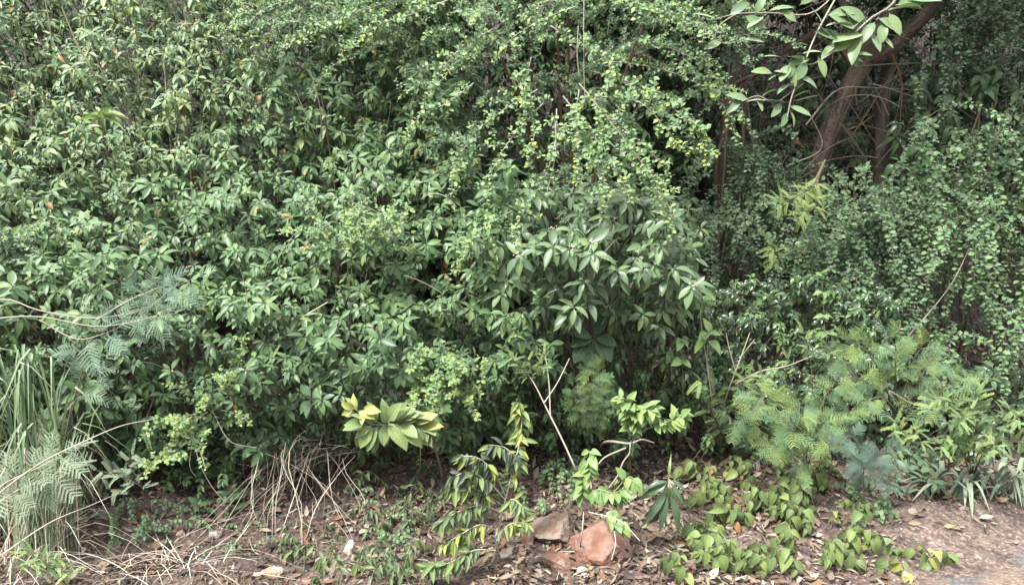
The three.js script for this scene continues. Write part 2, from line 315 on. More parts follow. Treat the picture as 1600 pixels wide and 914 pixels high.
// ------------------------------------------------------------------ the broad-leaved thicket on the left and in the middle
const UP = V(0, 1, 0), OUT = V(0, 0, 1);
function inside(poly, x, y) { let c = false; for (let i = 0, j = poly.length - 1; i < poly.length; j = i++) { const [a, b] = poly[i], [d, e] = poly[j]; if ((b > y) !== (e > y) && x < (d - a) * (y - b) / (e - b) + a) c = !c; } return c; }
function thicketDepth(x, y) {
  let d = 4.02 - 0.34 * Math.exp(-Math.pow((y - 0.95) / 0.75, 2)) + 0.34 * Math.max(0, y - 1.5) + 0.1 * Math.max(0, 0.6 - y);
  d -= 0.34 * Math.exp(-Math.pow((x - 0.45) / 0.5, 2) - Math.pow((y - 1.45) / 0.42, 2));
  d -= 0.22 * Math.exp(-Math.pow((x + 0.75) / 0.55, 2) - Math.pow((y - 1.05) / 0.4, 2));
  d -= 0.2 * Math.exp(-Math.pow((x + 2.0) / 0.8, 2) - Math.pow((y - 1.25) / 0.35, 2));
  return d + 0.17 * noise2(x * 1.5 + 4, y * 2.4) + 0.15 * noise2(x * 3.1, y * 4.4 + 7) + 0.06 * noise2(x * 7, y * 9 + 2);
}
// a whorl of leaves at the end of a twig
function whorl(plant, sp, p, axis, len, { n = 5, older = 1, young = true, tones = [0, 1, 2, 3], splay = 1.25, mat = M.stemBrown, twigLen = 0.16, odd = 0.012, youngTone = 4 } = {}) {
  const side = randDir().cross(axis).normalize(), b = axis.clone().cross(side), turn = rr(0, 6.28);
  const ring = (q, count, th, l, phase, tn) => {
    for (let k = 0; k < count; k++) {
      const a = phase + k / count * 6.283 + gauss() * 0.25, t = th + gauss() * 0.22;
      const radial = side.clone().multiplyScalar(Math.cos(a)).addScaledVector(b, Math.sin(a));
      const dir = axis.clone().multiplyScalar(Math.cos(t)).addScaledVector(radial, Math.sin(t)).addScaledVector(UP, -0.36 - 0.34 * rnd());
      const nor = axis.clone().multiplyScalar(0.9).addScaledVector(UP, 0.55).addScaledVector(OUT, 0.1).addScaledVector(randDir(), 0.32);
      const tone = tn ?? (rnd() < odd ? 6 + Math.floor(rnd() * 2) : pick(tones));
      plant.leaf(sp, q.clone().addScaledVector(radial, 0.004), dir, nor, l * rr(0.72, 1.12), rr(0.85, 1.15), sp.tones.length > 6 ? tone : Math.min(tone, sp.tones.length - 1));
    }
  };
  ring(p, n, splay, len, turn, null);
  if (young) ring(p.clone().addScaledVector(axis, 0.006), 2, 0.55, len * 0.42, turn + 0.5, rnd() < 0.35 ? youngTone : null);
  for (let o = 1; o <= older; o++) ring(p.clone().addScaledVector(axis, -0.035 * o), 3, splay + 0.15 * o, len * rr(0.85, 1.1), turn + o * 1.1, null);
  const back = p.clone().addScaledVector(axis, -twigLen * 0.5), end = p.clone().addScaledVector(axis, -twigLen).add(V(rr(-0.03, 0.03), -0.05, -0.05));
  plant.twig(mat, [end, back, p], 0.0026, 0.0014);
}
const HEDGE = 'broad-leaved shrubs of the thicket';
const shrubs = [
  ['pale shrub in the top left corner, its leaves the yellowest of the thicket', -3.2, 2.35, 'pale'],
  ['pale green shrub at the top, just below and beside the lime sprout of narrow leaves', -2.1, 2.35, 'pale'],
  ['shrub at the top beside the dark gap, left of the arching small-leaved branches', -1.15, 2.2, 'shrub'],
  ['deep green shrub at the left edge above the blue-green feathery branch', -3.15, 1.5, 'shrub'],
  ['dense shrub with dark leaf whorls right of the blue-green feathery branch', -1.85, 1.35, 'shrub'],
  ['low dark shrub between the tall grass and the red earth, leaves near the ground', -2.25, 0.62, 'shrub'],
  ['shrub with bright drooping whorls in the middle, above the yellow-leaved sapling', -0.6, 1.15, 'shrub'],
  ['low shrub over the dry grass tuft, its lowest leaves above the litter', -1.15, 0.62, 'shrub'],
  ['shrub with long narrow leaves under the arching small-leaved branches', -0.42, 1.85, 'shrub'],
  ['low shrub behind the yellow-leaved sapling, in the shade above the ground', -0.3, 0.62, 'shrub'],
].map(([label, x, y, kind]) => ({ x, y, kind, plant: new Plant('broadleaf_shrub', label, 'shrub', onGround(x, -4.55), HEDGE) }));
const budShrub = { x: 0.42, y: 1.42, kind: 'bud', plant: new Plant('flowering_shrub', 'shrub with long ribbed leaves and whitish flower buds over the dark hollow', 'shrub', onGround(0.4, -4.5)) };
const THICKET = [[-500, -500], [660, -500], [715, 60], [745, 200], [800, 295], [1000, 300], [1085, 350], [1095, 440], [1050, 510], [930, 500], [880, 480], [860, 580], [820, 665], [700, 705], [640, 680], [560, 700], [500, 685], [430, 715], [330, 750], [250, 715], [190, 735], [100, 800], [-500, 800]];
{
  const step = 0.079;
  for (let layer = 0; layer < 5; layer++) {
    const s = step * [1, 1.06, 1.15, 1.3, 1.5][layer], back = [0, 0.09, 0.22, 0.42, 0.64][layer];
    for (let y = 0.02; y < 3.7; y += s) for (let x = -4.7; x < 1.4; x += s) {
      const px = x + gauss() * s * 0.4, py = y + gauss() * s * 0.4;
      const d = thicketDepth(px, py) + back + gauss() * 0.045, p = V(px, py, -d), [ix, iy] = seenAt(p);
      const wob = 22 * noise2(ix / 60, iy / 60) - back * 20;
      if (!inside(THICKET, ix + wob, iy - wob * 0.6 + back * 25)) continue;
      if (py < groundHeight(px, -d) + 0.04) continue;
      // openings where the dark inside shows
      const open = 0.75 * noise2(px * 2.6 + 31, py * 3.4 + 5) + 0.6 * noise2(px * 5.2 + 3, py * 6.4);
      if (layer < 3 && open < -0.42) continue; if (open < -0.6) continue; if (layer < 2 && rnd() < 0.16) continue;
      const size = 1 + 0.22 * noise2(px * 2.1 + 60, py * 2.1);
      let best = null, bd = 1e9;
      for (const sh of [...shrubs, budShrub]) { const q = Math.hypot((px - sh.x) * 0.9, (py - sh.y) * 1.2) + 0.12 * noise2(px * 4 + sh.x, py * 4); if (q < bd) { bd = q; best = sh; } }
      const kind = best.kind;
      const axis = V(gauss() * 0.55 + 0.25 * noise2(px * 3, py * 3), 0.55 + gauss() * 0.35, 0.75 + gauss() * 0.3).normalize();
      if (kind === 'bud') whorl(best.plant, SP.bud, p, axis, rr(0.066, 0.115), { n: 5, older: layer < 2 ? 1 : 0, tones: [0, 1, 2, 3], splay: 1.3, odd: 0 });
      else if (kind === 'pale') whorl(best.plant, SP.pale, p, axis, rr(0.038, 0.086) * size, { n: 4 + Math.floor(rnd() * 2), older: layer < 2 ? 1 : 0, tones: [0, 1, 2, 2, 3, 4], youngTone: 5 });
      else {
        const fine = smooth(-0.9, -0.3, px) * smooth(1.2, 1.6, py);
        whorl(best.plant, rnd() < 0.25 * smooth(1.7, 2.5, py) ? SP.pale : SP.shrub, p, axis, rr(0.04, 0.09) * size * (1 + 0.15 * fine), { n: 4 + Math.floor(rnd() * 3), older: layer < 2 ? 1 : 0, tones: py < 1.1 ? [0, 1, 2, 2, 3] : [0, 1, 1, 3, 4], odd: 0.008 });
      }
      if (kind === 'bud' && layer === 0 && rnd() < 0.4) { best.buds = best.buds ?? []; for (let k = 0; k < 9; k++) best.buds.push(p.clone().addScaledVector(axis, 0.03).add(V(gauss() * 0.018, gauss() * 0.014, 0.012 + gauss() * 0.016))); }
    }
  }
  // shoots that stand out of the mass, and bare dead twigs
  for (let k = 0; k < 260; k++) {
    const x = rr(-3.6, 0.6), y = rr(0.5, 3.0), p = V(x, y, -thicketDepth(x, y) - 0.03), [ix, iy] = seenAt(p); if (!inside(THICKET, ix, iy)) continue;
    let best = null, bd = 1e9; for (const sh of shrubs) { const q = Math.hypot((x - sh.x) * 0.9, (y - sh.y) * 1.2); if (q < bd) { bd = q; best = sh; } }
    const pts = archPoints(p, V(gauss() * 0.7, 0.75 + gauss() * 0.4, 0.55 + gauss() * 0.3), rr(0.1, 0.32), rr(0.5, 4), 0.3, 0.02); if (pts.length < 4) continue;
    if (k % 3 === 0) { best.plant.twig(pick([M.stemGrey, M.stemPale, M.stemBrown]), pts, 0.0024, 0.0008); continue; }
    best.plant.twig(M.stemGreen, pts, 0.0022, 0.0009); leafAlong(best.plant, best.kind === 'pale' ? SP.pale : SP.shrub, pts, { gap: rr(0.03, 0.05), len: [0.032, 0.062], tones: best.kind === 'pale' ? [1, 3, 4] : [1, 3, 4, 4], n: 2, spread: 0.95 });
  }
  for (const sh of [...shrubs, budShrub]) {
    const n = 6, base = sh.plant.root.position;
    for (let k = 0; k < n; k++) {
      const tip = V(sh.x + rr(-0.45, 0.45), sh.y + rr(-0.2, 0.35), 0); tip.z = -thicketDepth(tip.x, tip.y) - rr(0.05, 0.3);
      const b = base.clone().add(V(rr(-0.14, 0.14), -0.03, rr(-0.1, 0.1))), mid = b.clone().lerp(tip, 0.5).add(V(rr(-0.1, 0.1), rr(0.05, 0.2), -0.15));
      sh.plant.stick('stem', pick([M.stemBrown, M.stemGrey]), curve([b, mid, tip], 10), 0.014, 0.004, 6);
    }
  }
  const ball = new THREE.IcosahedronGeometry(1, 1), l = budShrub.buds ?? [];
  const im = shadows(new THREE.InstancedMesh(ball, M.bud, l.length)); im.name = 'flower_bud_mass'; im.userData.kind = 'stuff';
  l.forEach((p, i) => { const s = rr(0.002, 0.004); im.setMatrixAt(i, new THREE.Matrix4().compose(p.clone().sub(budShrub.plant.root.position), new THREE.Quaternion(), V(s, s * 1.3, s))); });
  budShrub.plant.root.add(im);
}
// ------------------------------------------------------------------ small-leaved shrub with long arching branches
// a branch that starts at p, heads along dir and bends under its own weight
function archPoints(p, dir, len, sag, wob = 0.25, step = 0.025) {
  const pts = [p.clone()], d = dir.clone().normalize(), q = p.clone(), s = rnd() * 100;
  for (let t = 0; t < len; t += step) { d.y -= sag * step; d.x += wob * step * 4 * noise2(t * 3 + s, 1); d.z += wob * step * 3 * noise2(t * 3 + s, 8); d.normalize(); q.addScaledVector(d, step); pts.push(q.clone()); }
  return pts;
}
function leafAlong(plant, sp, pts, { gap = 0.014, len = [0.018, 0.029], tones = [0, 1, 2, 3], tip = null, from = 0, n = 2, host = null, spread = 1.15 } = {}) {
  let acc = 0, total = 0; for (let i = 1; i < pts.length; i++) total += pts[i].distanceTo(pts[i - 1]);
  let run = 0, ph = rnd() * 6;
  for (let i = 1; i < pts.length; i++) {
    const t = pts[i].clone().sub(pts[i - 1]), l = t.length(); t.normalize(); const side = Math.abs(t.y) > 0.9 ? V(1, 0, 0) : UP.clone().cross(t).normalize(), b = t.clone().cross(side);
    acc += l; run += l;
    while (acc > gap) {
      acc -= gap; if (run / total < from) continue;
      for (let k = 0; k < n; k++) {
        ph += 2.4 + gauss() * 0.5;
        const radial = side.clone().multiplyScalar(Math.cos(ph)).addScaledVector(b, Math.sin(ph)).addScaledVector(UP, 0.25).addScaledVector(OUT, 0.2).normalize();
        const a = spread + gauss() * 0.25, dir = t.clone().multiplyScalar(Math.cos(a)).addScaledVector(radial, Math.sin(a));
        const tone = tip !== null && run / total > 0.8 && rnd() < 0.75 ? tip : pick(tones);
        plant.leaf(sp, pts[i].clone().addScaledVector(t, -acc), dir, UP.clone().addScaledVector(OUT, 0.6).addScaledVector(t, 0.3).addScaledVector(randDir(), 0.6), rr(...len) * (run / total > 0.9 ? 0.7 : 1), rr(0.85, 1.15), tone, host);
      }
    }
  }
}
// one leafy branch: its stem is a part, the tiny leaves and side shoots hang on it
function smallLeafBranch(plant, p, dir, len, sag, { hero = false, tones = [0, 1, 2, 3], tip = 4, r = 0.0032, side = 0.055, shoot = [0.05, 0.13], mat = M.stemGrey, leafLen = [0.018, 0.029], gap = 0.015 } = {}) {
  const pts = Array.isArray(dir) ? curve(dir, 40) : archPoints(p, dir, len, sag);
  let host = null;
  if (hero) host = plant.stick('arching_branch', mat, pts, r, 0.001, 5); else plant.twig(mat, pts, r * 0.8, 0.0009);
  const opt = { tones, tip, len: leafLen, gap, host };
  leafAlong(plant, SP.small, pts, { ...opt, from: 0.12 });
  let acc = rr(0, side);
  for (let i = 2; i < pts.length - 2; i++) {
    const t = pts[i].clone().sub(pts[i - 1]), l = t.length(); acc += l; if (acc < side) continue; acc = gauss() * 0.015; t.normalize();
    const d = t.clone().multiplyScalar(0.5).addScaledVector(randDir(), 0.75).addScaledVector(OUT, 0.25).addScaledVector(UP, 0.12).normalize();
    const q = archPoints(pts[i], d, rr(...shoot) * (1 - 0.5 * i / pts.length), 3.2, 0.3, 0.015);
    if (q.length < 3) continue;
    plant.twig(mat, q, 0.0012, 0.0006); leafAlong(plant, SP.small, q, { ...opt, tip: rnd() < 0.3 ? tip : null });
  }
}
const arching = new Plant('arching_shrub', 'shrub with tiny round leaves on long arching branches at top centre', 'shrub', onGround(0.6, -5.0), null, { max: 0 });
{
  // the branches that stand out, as points seen in the photograph with their distance
  const B = (pts) => pts.map(([x, y, d]) => at(x, y, d));
  const heroes = [
    [[905, 130, 3.75], [950, 185, 3.55], [1000, 250, 3.42], [1035, 300, 3.36], [1052, 342, 3.34]],
    [[880, 150, 3.75], [930, 215, 3.55], [965, 265, 3.45], [985, 315, 3.4]],
    [[920, 110, 3.85], [990, 130, 3.75], [1050, 155, 3.68], [1090, 200, 3.62], [1118, 250, 3.6]],
    [[940, 95, 3.95], [1020, 105, 3.85], [1090, 130, 3.78], [1130, 165, 3.72], [1152, 215, 3.7]],
    [[930, 150, 3.7], [1000, 160, 3.6], [1040, 200, 3.55], [1075, 245, 3.5]],
    [[905, 140, 3.6], [900, 190, 3.52], [902, 240, 3.48], [900, 285, 3.46]],
    [[870, 170, 3.6], [868, 220, 3.5], [850, 280, 3.46], [818, 330, 3.44], [800, 372, 3.44]],
    [[840, 140, 3.7], [790, 170, 3.6], [740, 210, 3.55], [712, 260, 3.52], [704, 310, 3.5]],
    [[850, 160, 3.65], [800, 215, 3.55], [770, 265, 3.5], [760, 320, 3.48]],
    [[780, 40, 3.9], [720, 75, 3.8], [690, 110, 3.75], [670, 150, 3.72]],
    [[700, 0, 3.9], [650, 20, 3.85], [590, 40, 3.8], [545, 75, 3.78]],
    [[640, -10, 3.95], [560, 20, 3.9], [500, 45, 3.86], [435, 80, 3.82]],
    [[800, 330, 3.6], [780, 340, 3.52], [745, 365, 3.48], [722, 400, 3.46], [712, 430, 3.46]],
    [[1060, -20, 3.7], [1090, 20, 3.55], [1100, 45, 3.5], [1098, 68, 3.5]],
    [[960, -10, 3.9], [1010, 10, 3.75], [1050, 20, 3.7], [1075, 50, 3.65]],
    [[990, 260, 3.5], [1020, 290, 3.4], [1040, 330, 3.36], [1050, 360, 3.34]],
    [[860, 40, 3.9], [905, 70, 3.75], [945, 90, 3.7], [960, 130, 3.65]],
    [[960, 120, 3.8], [1010, 150, 3.7], [1060, 175, 3.62], [1095, 215, 3.6], [1105, 262, 3.6]],
    [[930, 170, 3.65], [975, 200, 3.55], [1015, 235, 3.48], [1050, 275, 3.44]],
    [[950, 220, 3.55], [985, 250, 3.46], [1020, 275, 3.4], [1058, 300, 3.38]],
    [[900, 200, 3.6], [930, 250, 3.5], [940, 290, 3.44], [945, 330, 3.42]],
    [[990, 60, 3.9], [1060, 80, 3.8], [1110, 110, 3.74], [1140, 150, 3.72]],
    [[740, 130, 3.8], [700, 160, 3.7], [660, 180, 3.66], [630, 210, 3.66]],
    [[900, 10, 3.85], [850, 30, 3.75], [800, 60, 3.7], [770, 100, 3.68]],
    [[830, 90, 3.8], [820, 140, 3.65], [835, 200, 3.55], [825, 260, 3.5]],
  ];
  for (const h of heroes) { const pts = B(h); smallLeafBranch(arching, pts[0], pts, 1, 1, { hero: true, tones: [1, 1, 3, 3, 4], tip: rnd() < 0.2 ? 5 : 4, r: 0.0038, shoot: [0.06, 0.15], side: 0.045, leafLen: [0.023, 0.036], gap: 0.017 }); }
  const region = [[430, -120], [1110, -120], [1130, 90], [1120, 170], [1020, 250], [1000, 300], [900, 330], [800, 340], [730, 300], [690, 200], [640, 110], [540, 80], [430, 60]];
  for (let k = 0, made = 0; k < 4000 && made < 420; k++) {
    const px = rr(420, 1140), py = rr(-130, 330); if (!inside(region, px, py)) continue; made++;
    const d = rr(0, 1), p = at(px, py, 3.95 + 0.8 * d + (py < 90 ? 0.1 : 0)); if (px > 990 && py > 80 && rnd() < 0.85) continue; if (py > 120 && rnd() < 0.6) continue;
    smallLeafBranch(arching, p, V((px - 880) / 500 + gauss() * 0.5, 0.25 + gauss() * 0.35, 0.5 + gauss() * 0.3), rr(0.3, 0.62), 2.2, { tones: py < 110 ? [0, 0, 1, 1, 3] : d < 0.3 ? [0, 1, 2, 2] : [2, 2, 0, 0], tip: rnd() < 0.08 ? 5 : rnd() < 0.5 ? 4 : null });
  }
  for (let k = 0; k < 9; k++) { const a = arching.root.position.clone().add(V(rr(-0.15, 0.15), -0.02, rr(-0.1, 0.1))), e = at(rr(700, 1050), rr(-60, 150), rr(4.0, 4.3)); arching.stick('stem', pick([M.stemBrown, M.stemRed]), curve([a, a.clone().lerp(e, 0.5).add(V(rr(-0.15, 0.15), 0.25, -0.25)), e], 14), 0.016, 0.006, 6); }
  // the brown bough that shows in the gap, and hanging dry shoots
  arching.stick('bough', M.barkRed, curve([at(905, 78, 4.5), at(940, 86, 4.42), at(985, 88, 4.4), at(1010, 90, 4.45), at(1032, 106, 4.6)], 16), 0.022, 0.02, 8, 0.1);
  arching.stick('bough', M.barkRed, curve([at(1004, 93, 4.46), at(1000, 60, 4.5), at(1015, 20, 4.6)], 10), 0.014, 0.01, 7, 0.1);
  for (const [a, b, c] of [[[913, -10, 3.8], [912, 70, 3.78], [914, 160, 3.78]], [[904, 40, 3.7], [902, 80, 3.7], [905, 120, 3.7]], [[868, 190, 3.5], [868, 240, 3.48], [855, 300, 3.46]]]) arching.stick('dry_shoot', M.stemGrey, curve([at(...a), at(...b), at(...c)], 10), 0.003, 0.002, 5);
}
// smaller clumps of the same kind that come through the broad-leaved shrubs
function clump(label, points, opt) {
  const c = points[0], g = groundAt(clamp(c[0], 20, 1580), 735), pl = new Plant('small_leaf_shrub', label, 'shrub', g, 'small-leaved shrubs', { max: 0 });
  for (const [x, y, d, n, spreadPx] of points) for (let k = 0; k < n; k++) {
    const p = at(x + gauss() * spreadPx, y + gauss() * spreadPx * 0.6, d + rr(0, 0.14));
    smallLeafBranch(pl, p, V(gauss() * 0.8, 0.35 + gauss() * 0.4, 0.55 + gauss() * 0.3), rr(0.12, 0.3), 2.6, { hero: k < 3, side: 0.04, shoot: [0.04, 0.1], ...opt });
  }
  const e = at(c[0], c[1], c[2] + 0.1); for (let k = 0; k < 3; k++) { const a = g.clone().add(V(rr(-0.04, 0.04), 0, -0.25)); pl.stick('stem', M.stemBrown, curve([a, a.clone().lerp(e, 0.5).add(V(rr(-0.08, 0.08), 0.06, -0.14)), e.clone().add(V(rr(-0.1, 0.1), rr(-0.1, 0.1), -0.03))], 10), 0.007, 0.003, 5); }
  return pl;
}
clump('small-leaved clump growing out of the broad-leaved shrubs, centre left', [[560, 340, 3.52, 10, 46], [600, 375, 3.5, 10, 34], [510, 380, 3.52, 7, 30]], { tones: [0, 1, 3, 3, 4] });
clump('bright small-leaved clump just right of and above the yellow-leaved sapling', [[680, 570, 3.5, 12, 40], [720, 610, 3.48, 11, 36], [650, 600, 3.52, 6, 24]], { tones: [1, 3, 3, 4], leafLen: [0.02, 0.032] });
clump('small-leaved clump with a long trailing shoot above the red earth, lower left', [[340, 640, 3.5, 9, 34], [300, 680, 3.46, 6, 26], [380, 590, 3.55, 6, 28], [265, 720, 3.42, 3, 14]], { tones: [1, 3, 3, 4, 4], leafLen: [0.02, 0.034], gap: 0.02 });
clump('blue-green small-leaved clump above the feathery branch at the left edge', [[60, 400, 3.8, 12, 46], [110, 370, 3.82, 9, 36], [20, 440, 3.78, 7, 30]], { tones: [6, 2, 0, 2], leafLen: [0.018, 0.028], gap: 0.018 });
// ------------------------------------------------------------------ the shaded right side: leaning tree, hanging curtain, deep thicket
{
  const tree = new Plant('leaning_tree', 'leaning tree with fibrous brown bark and a broad crown overhead', 'tree', onGround(1.95, -5.1), null, { max: 60 });
  const trunk = [[1240, 400, 5.0], [1262, 320, 5.0], [1285, 240, 5.02], [1312, 175, 5.05], [1340, 115, 5.08], [1362, 70, 5.12], [1395, 20, 5.2], [1420, -60, 5.3]].map((a) => at(...a));
  trunk.unshift(tree.root.position.clone().add(V(-0.05, -0.05, 0.05)));
  const rad = (n, list) => Array.from({ length: n }, (_, i) => { const f = i / (n - 1) * (list.length - 1), k = Math.min(list.length - 2, Math.floor(f)); return list[k] + (list[k + 1] - list[k]) * (f - k); });
  tree.stick('trunk', M.bark, curve(trunk, 48), 0, 0, 16, 0.16, rad(49, [0.065, 0.06, 0.056, 0.06, 0.065, 0.07, 0.066, 0.056, 0.05]));
  tree.stick('limb', M.bark, curve([at(1350, 100, 5.08), at(1390, 80, 5.02), at(1425, 45, 4.95), at(1455, 12, 4.9), at(1500, -60, 4.8)], 22), 0, 0, 12, 0.14, rad(23, [0.04, 0.05, 0.047, 0.042, 0.04]));
  tree.stick('limb', M.barkRed, curve([at(1340, 110, 5.1), at(1290, 50, 5.2), at(1255, 62, 5.1), at(1215, 88, 5.05), at(1190, 110, 5.1), at(1150, 130, 5.2)], 24), 0.026, 0.014, 8, 0.1);
  tree.stick('limb', M.barkGrey, curve([at(1355, 80, 5.1), at(1320, 10, 5.25), at(1270, -80, 5.3)], 10), 0.035, 0.02, 9, 0.12);
  for (let k = 0; k < 4200; k++) { // crown above the picture
    const a = rr(0, 6.283), r = Math.sqrt(rnd()), p = V(2.2 + 2.5 * r * Math.cos(a), 3.55 + 0.4 * noise2(a * 2, r * 3) + rr(0, 1.5), -5.4 + 2.1 * r * Math.sin(a));
    if (seenAt(p)[1] > -25) continue;
    for (let j = 0; j < 4; j++) tree.leaf(SP.shade, p.clone().addScaledVector(randDir(), 0.06), randDir().addScaledVector(UP, -0.4), UP.clone().addScaledVector(randDir(), 0.5), rr(0.09, 0.14));
  }
  const second = new Plant('young_tree', 'thin upright brown trunk just right of the leaning tree', 'tree', onGround(2.55, -5.25), null, { max: 40 });
  second.stick('trunk', M.barkGrey, curve([second.root.position.clone().add(V(0, -0.04, 0)), at(1376, 330, 5.2), at(1378, 245, 5.2), at(1382, 150, 5.22), at(1395, 60, 5.3), at(1400, -80, 5.4)], 26), 0, 0, 11, 0.12, rad(27, [0.045, 0.046, 0.045, 0.048, 0.04, 0.035]));
  for (let k = 0; k < 60; k++) { const p = at(rr(1330, 1470), rr(-60, -10), rr(5.0, 5.4)); for (let j = 0; j < 4; j++) second.leaf(SP.shade, p, randDir().addScaledVector(UP, -0.5), UP.clone().addScaledVector(randDir(), 0.4), rr(0.07, 0.1)); }
  const third = new Plant('slender_tree', 'dark slender trunk far back under the canopy, left of the leaning tree', 'tree', onGround(1.7, -6.0), null, { max: 40 });
  third.stick('trunk', M.barkGrey, curve([third.root.position.clone().add(V(0, -0.04, 0)), at(1130, 240, 5.9), at(1150, 120, 5.9), at(1165, 45, 5.9), at(1190, -60, 5.95)], 22), 0.05, 0.045, 10, 0.12);
  third.stick('trunk', M.barkRed, curve([third.root.position.clone().add(V(-0.1, -0.04, 0.5)), at(1120, 260, 5.4), at(1133, 200, 5.4), at(1130, 150, 5.5)], 14), 0.02, 0.014, 8, 0.12);
  for (let k = 0; k < 80; k++) { const p = at(rr(1080, 1250), rr(-90, 20), rr(5.8, 6.2)); for (let j = 0; j < 4; j++) third.leaf(SP.shade, p, randDir().addScaledVector(UP, -0.5), UP.clone().addScaledVector(randDir(), 0.4), rr(0.07, 0.1)); }
}
// the back of the thicket, deep in shade
const backLabels = ['dark thicket far behind the leaning tree, seen between twigs', 'dark thicket behind the arching small-leaved branches', 'dark thicket behind the shaded trees at the right edge', 'dark thicket behind the broad-leaved shrubs at the top left'];
[[2.1, -6.6, 1.5, 2200], [0.3, -5.9, 1.2, 2200], [4.4, -6.6, 1.2, 1200], [-2.6, -5.7, 2.2, 3000]].forEach(([cx, cz, hw, n], i) => {
  const pl = new Plant('background_thicket', backLabels[i], 'shrub', onGround(cx, cz), 'dark thickets at the back', { max: 60 });
  for (let k = 0; k < n; k++) {
    const x = cx + rr(-hw, hw), z = cz + gauss() * 0.35, y = groundHeight(x, z, false) + rr(0.05, i === 2 ? 2.4 : 3.3);
    whorl(pl, SP.shrub, V(x, y, z), V(gauss() * 0.5, 0.7, 0.6).normalize(), rr(0.08, 0.12), { n: 5, older: 1, young: false, tones: [0, 1, 2, 3], mat: M.stemBrown, twigLen: 0.22 });
  }
  for (let k = 0; k < 6; k++) { const a = pl.root.position.clone().add(V(rr(-hw, hw) * 0.6, -0.03, 0)); a.y = groundHeight(a.x, a.z) - 0.03; pl.stick('stem', M.stemBrown, curve([a, a.clone().add(V(rr(-0.2, 0.2), 1.4, rr(-0.1, 0.2))), a.clone().add(V(rr(-0.5, 0.5), 2.8, rr(-0.1, 0.3)))], 10), 0.022, 0.008, 6); }
});
// curtain of hanging small leaves on the right
const HANG = 'hanging small-leaved curtains';
function curtain(label, poly, depth, n, opt, hero = 14) {
  const mx = poly.reduce((a, p) => a + p[0], 0) / poly.length, g = onGround(at(mx, 500, depth + 0.5).x, -(depth + 0.5)), pl = new Plant('hanging_shrub', label, 'shrub', g, HANG, { max: 0 });
  const xs = poly.map((p) => p[0]), ys = poly.map((p) => p[1]);
  for (let k = 0, made = 0; k < 9000 && made < n; k++) {
    const px = rr(Math.min(...xs), Math.max(...xs)), py = rr(Math.min(...ys), Math.max(...ys)); const wx = 34 * noise2(px / 50, py / 50 + 3), wy = 46 * noise2(px / 45 + 7, py / 60); if (!inside(poly, px + wx, py + wy)) continue;
    if (rnd() < 0.75 * smooth(0.45, 0.85, (py - Math.min(...ys)) / (Math.max(...ys) - Math.min(...ys)))) continue;
    const lump = 0.55 * noise2(px / 30 + 9, py / 130) + 0.6 * noise2(px / 85, py / 95), p = at(px, py, depth + 0.42 * lump + Math.pow(rnd(), 1.5) * 0.45); if (p.y < groundHeight(p.x, p.z) + 0.1) continue; if (lump > 0.2 + 0.3 * rnd()) continue; made++;
    smallLeafBranch(pl, p, V(gauss() * 0.8, 0.1 + gauss() * 0.55, 0.45 + gauss() * 0.3), rr(0.18, 0.6), rr(2.5, 9), { hero: made <= hero, side: 0.06, shoot: [0.03, 0.075], mat: M.stemBrown, tip: null, leafLen: [0.018, 0.044], gap: 0.023, ...opt });
  }
  for (let k = 0; k < 5; k++) { const e = at(rr(Math.min(...xs) + 20, Math.max(...xs) - 20), Math.min(...ys) + 30, depth + 0.3), a = g.clone().add(V(rr(-0.3, 0.3), -0.03, rr(-0.05, 0.05))); a.y = groundHeight(a.x, a.z) - 0.03; pl.stick('stem', M.stemBrown, curve([a, a.clone().lerp(e, 0.55).add(V(rr(-0.1, 0.1), 0.1, -0.1)), e], 12), 0.014, 0.005, 6); }
  return pl;
}
curtain('dark small-leaved curtain hanging left of the leaning trunk', [[1110, 230], [1240, 215], [1262, 300], [1230, 460], [1110, 470], [1095, 330]], 4.95, 170, { tones: [0, 2, 6, 7] });
curtain('small-leaved curtain hanging below the leaning trunk, in front of its foot', [[1255, 320], [1310, 265], [1350, 285], [1400, 250], [1440, 300], [1420, 470], [1380, 560], [1250, 540], [1235, 400]], 4.45, 210, { tones: [0, 2, 6, 7, 1] });
curtain('paler small-leaved curtain hanging at the right edge beside the shaded broad leaves', [[1430, 290], [1470, 210], [1520, 170], [1760, 130], [1760, 520], [1600, 500], [1500, 560], [1400, 580], [1440, 420]], 4.35, 270, { tones: [0, 1, 1, 2, 3], leafLen: [0.02, 0.046] });
curtain('small-leaved canopy at the top right corner with bright sky gaps', [[1410, -80], [1760, -80], [1760, 130], [1560, 150], [1480, 90], [1440, 40]], 5.0, 260, { tones: [2, 0, 0, 1, 7], leafLen: [0.028, 0.042], gap: 0.03 }, 8);
curtain('sparse strands of small leaves hanging from the canopy left of the leaning trunk', [[1120, -60], [1200, -60], [1215, 100], [1190, 230], [1110, 230]], 4.8, 14, { tones: [0, 2, 6, 7] }, 6);
curtain('sparse strands of small leaves hanging from the canopy at the right edge', [[1470, -60], [1760, -60], [1760, 240], [1500, 230]], 4.7, 34, { tones: [0, 2, 6, 7] }, 8);
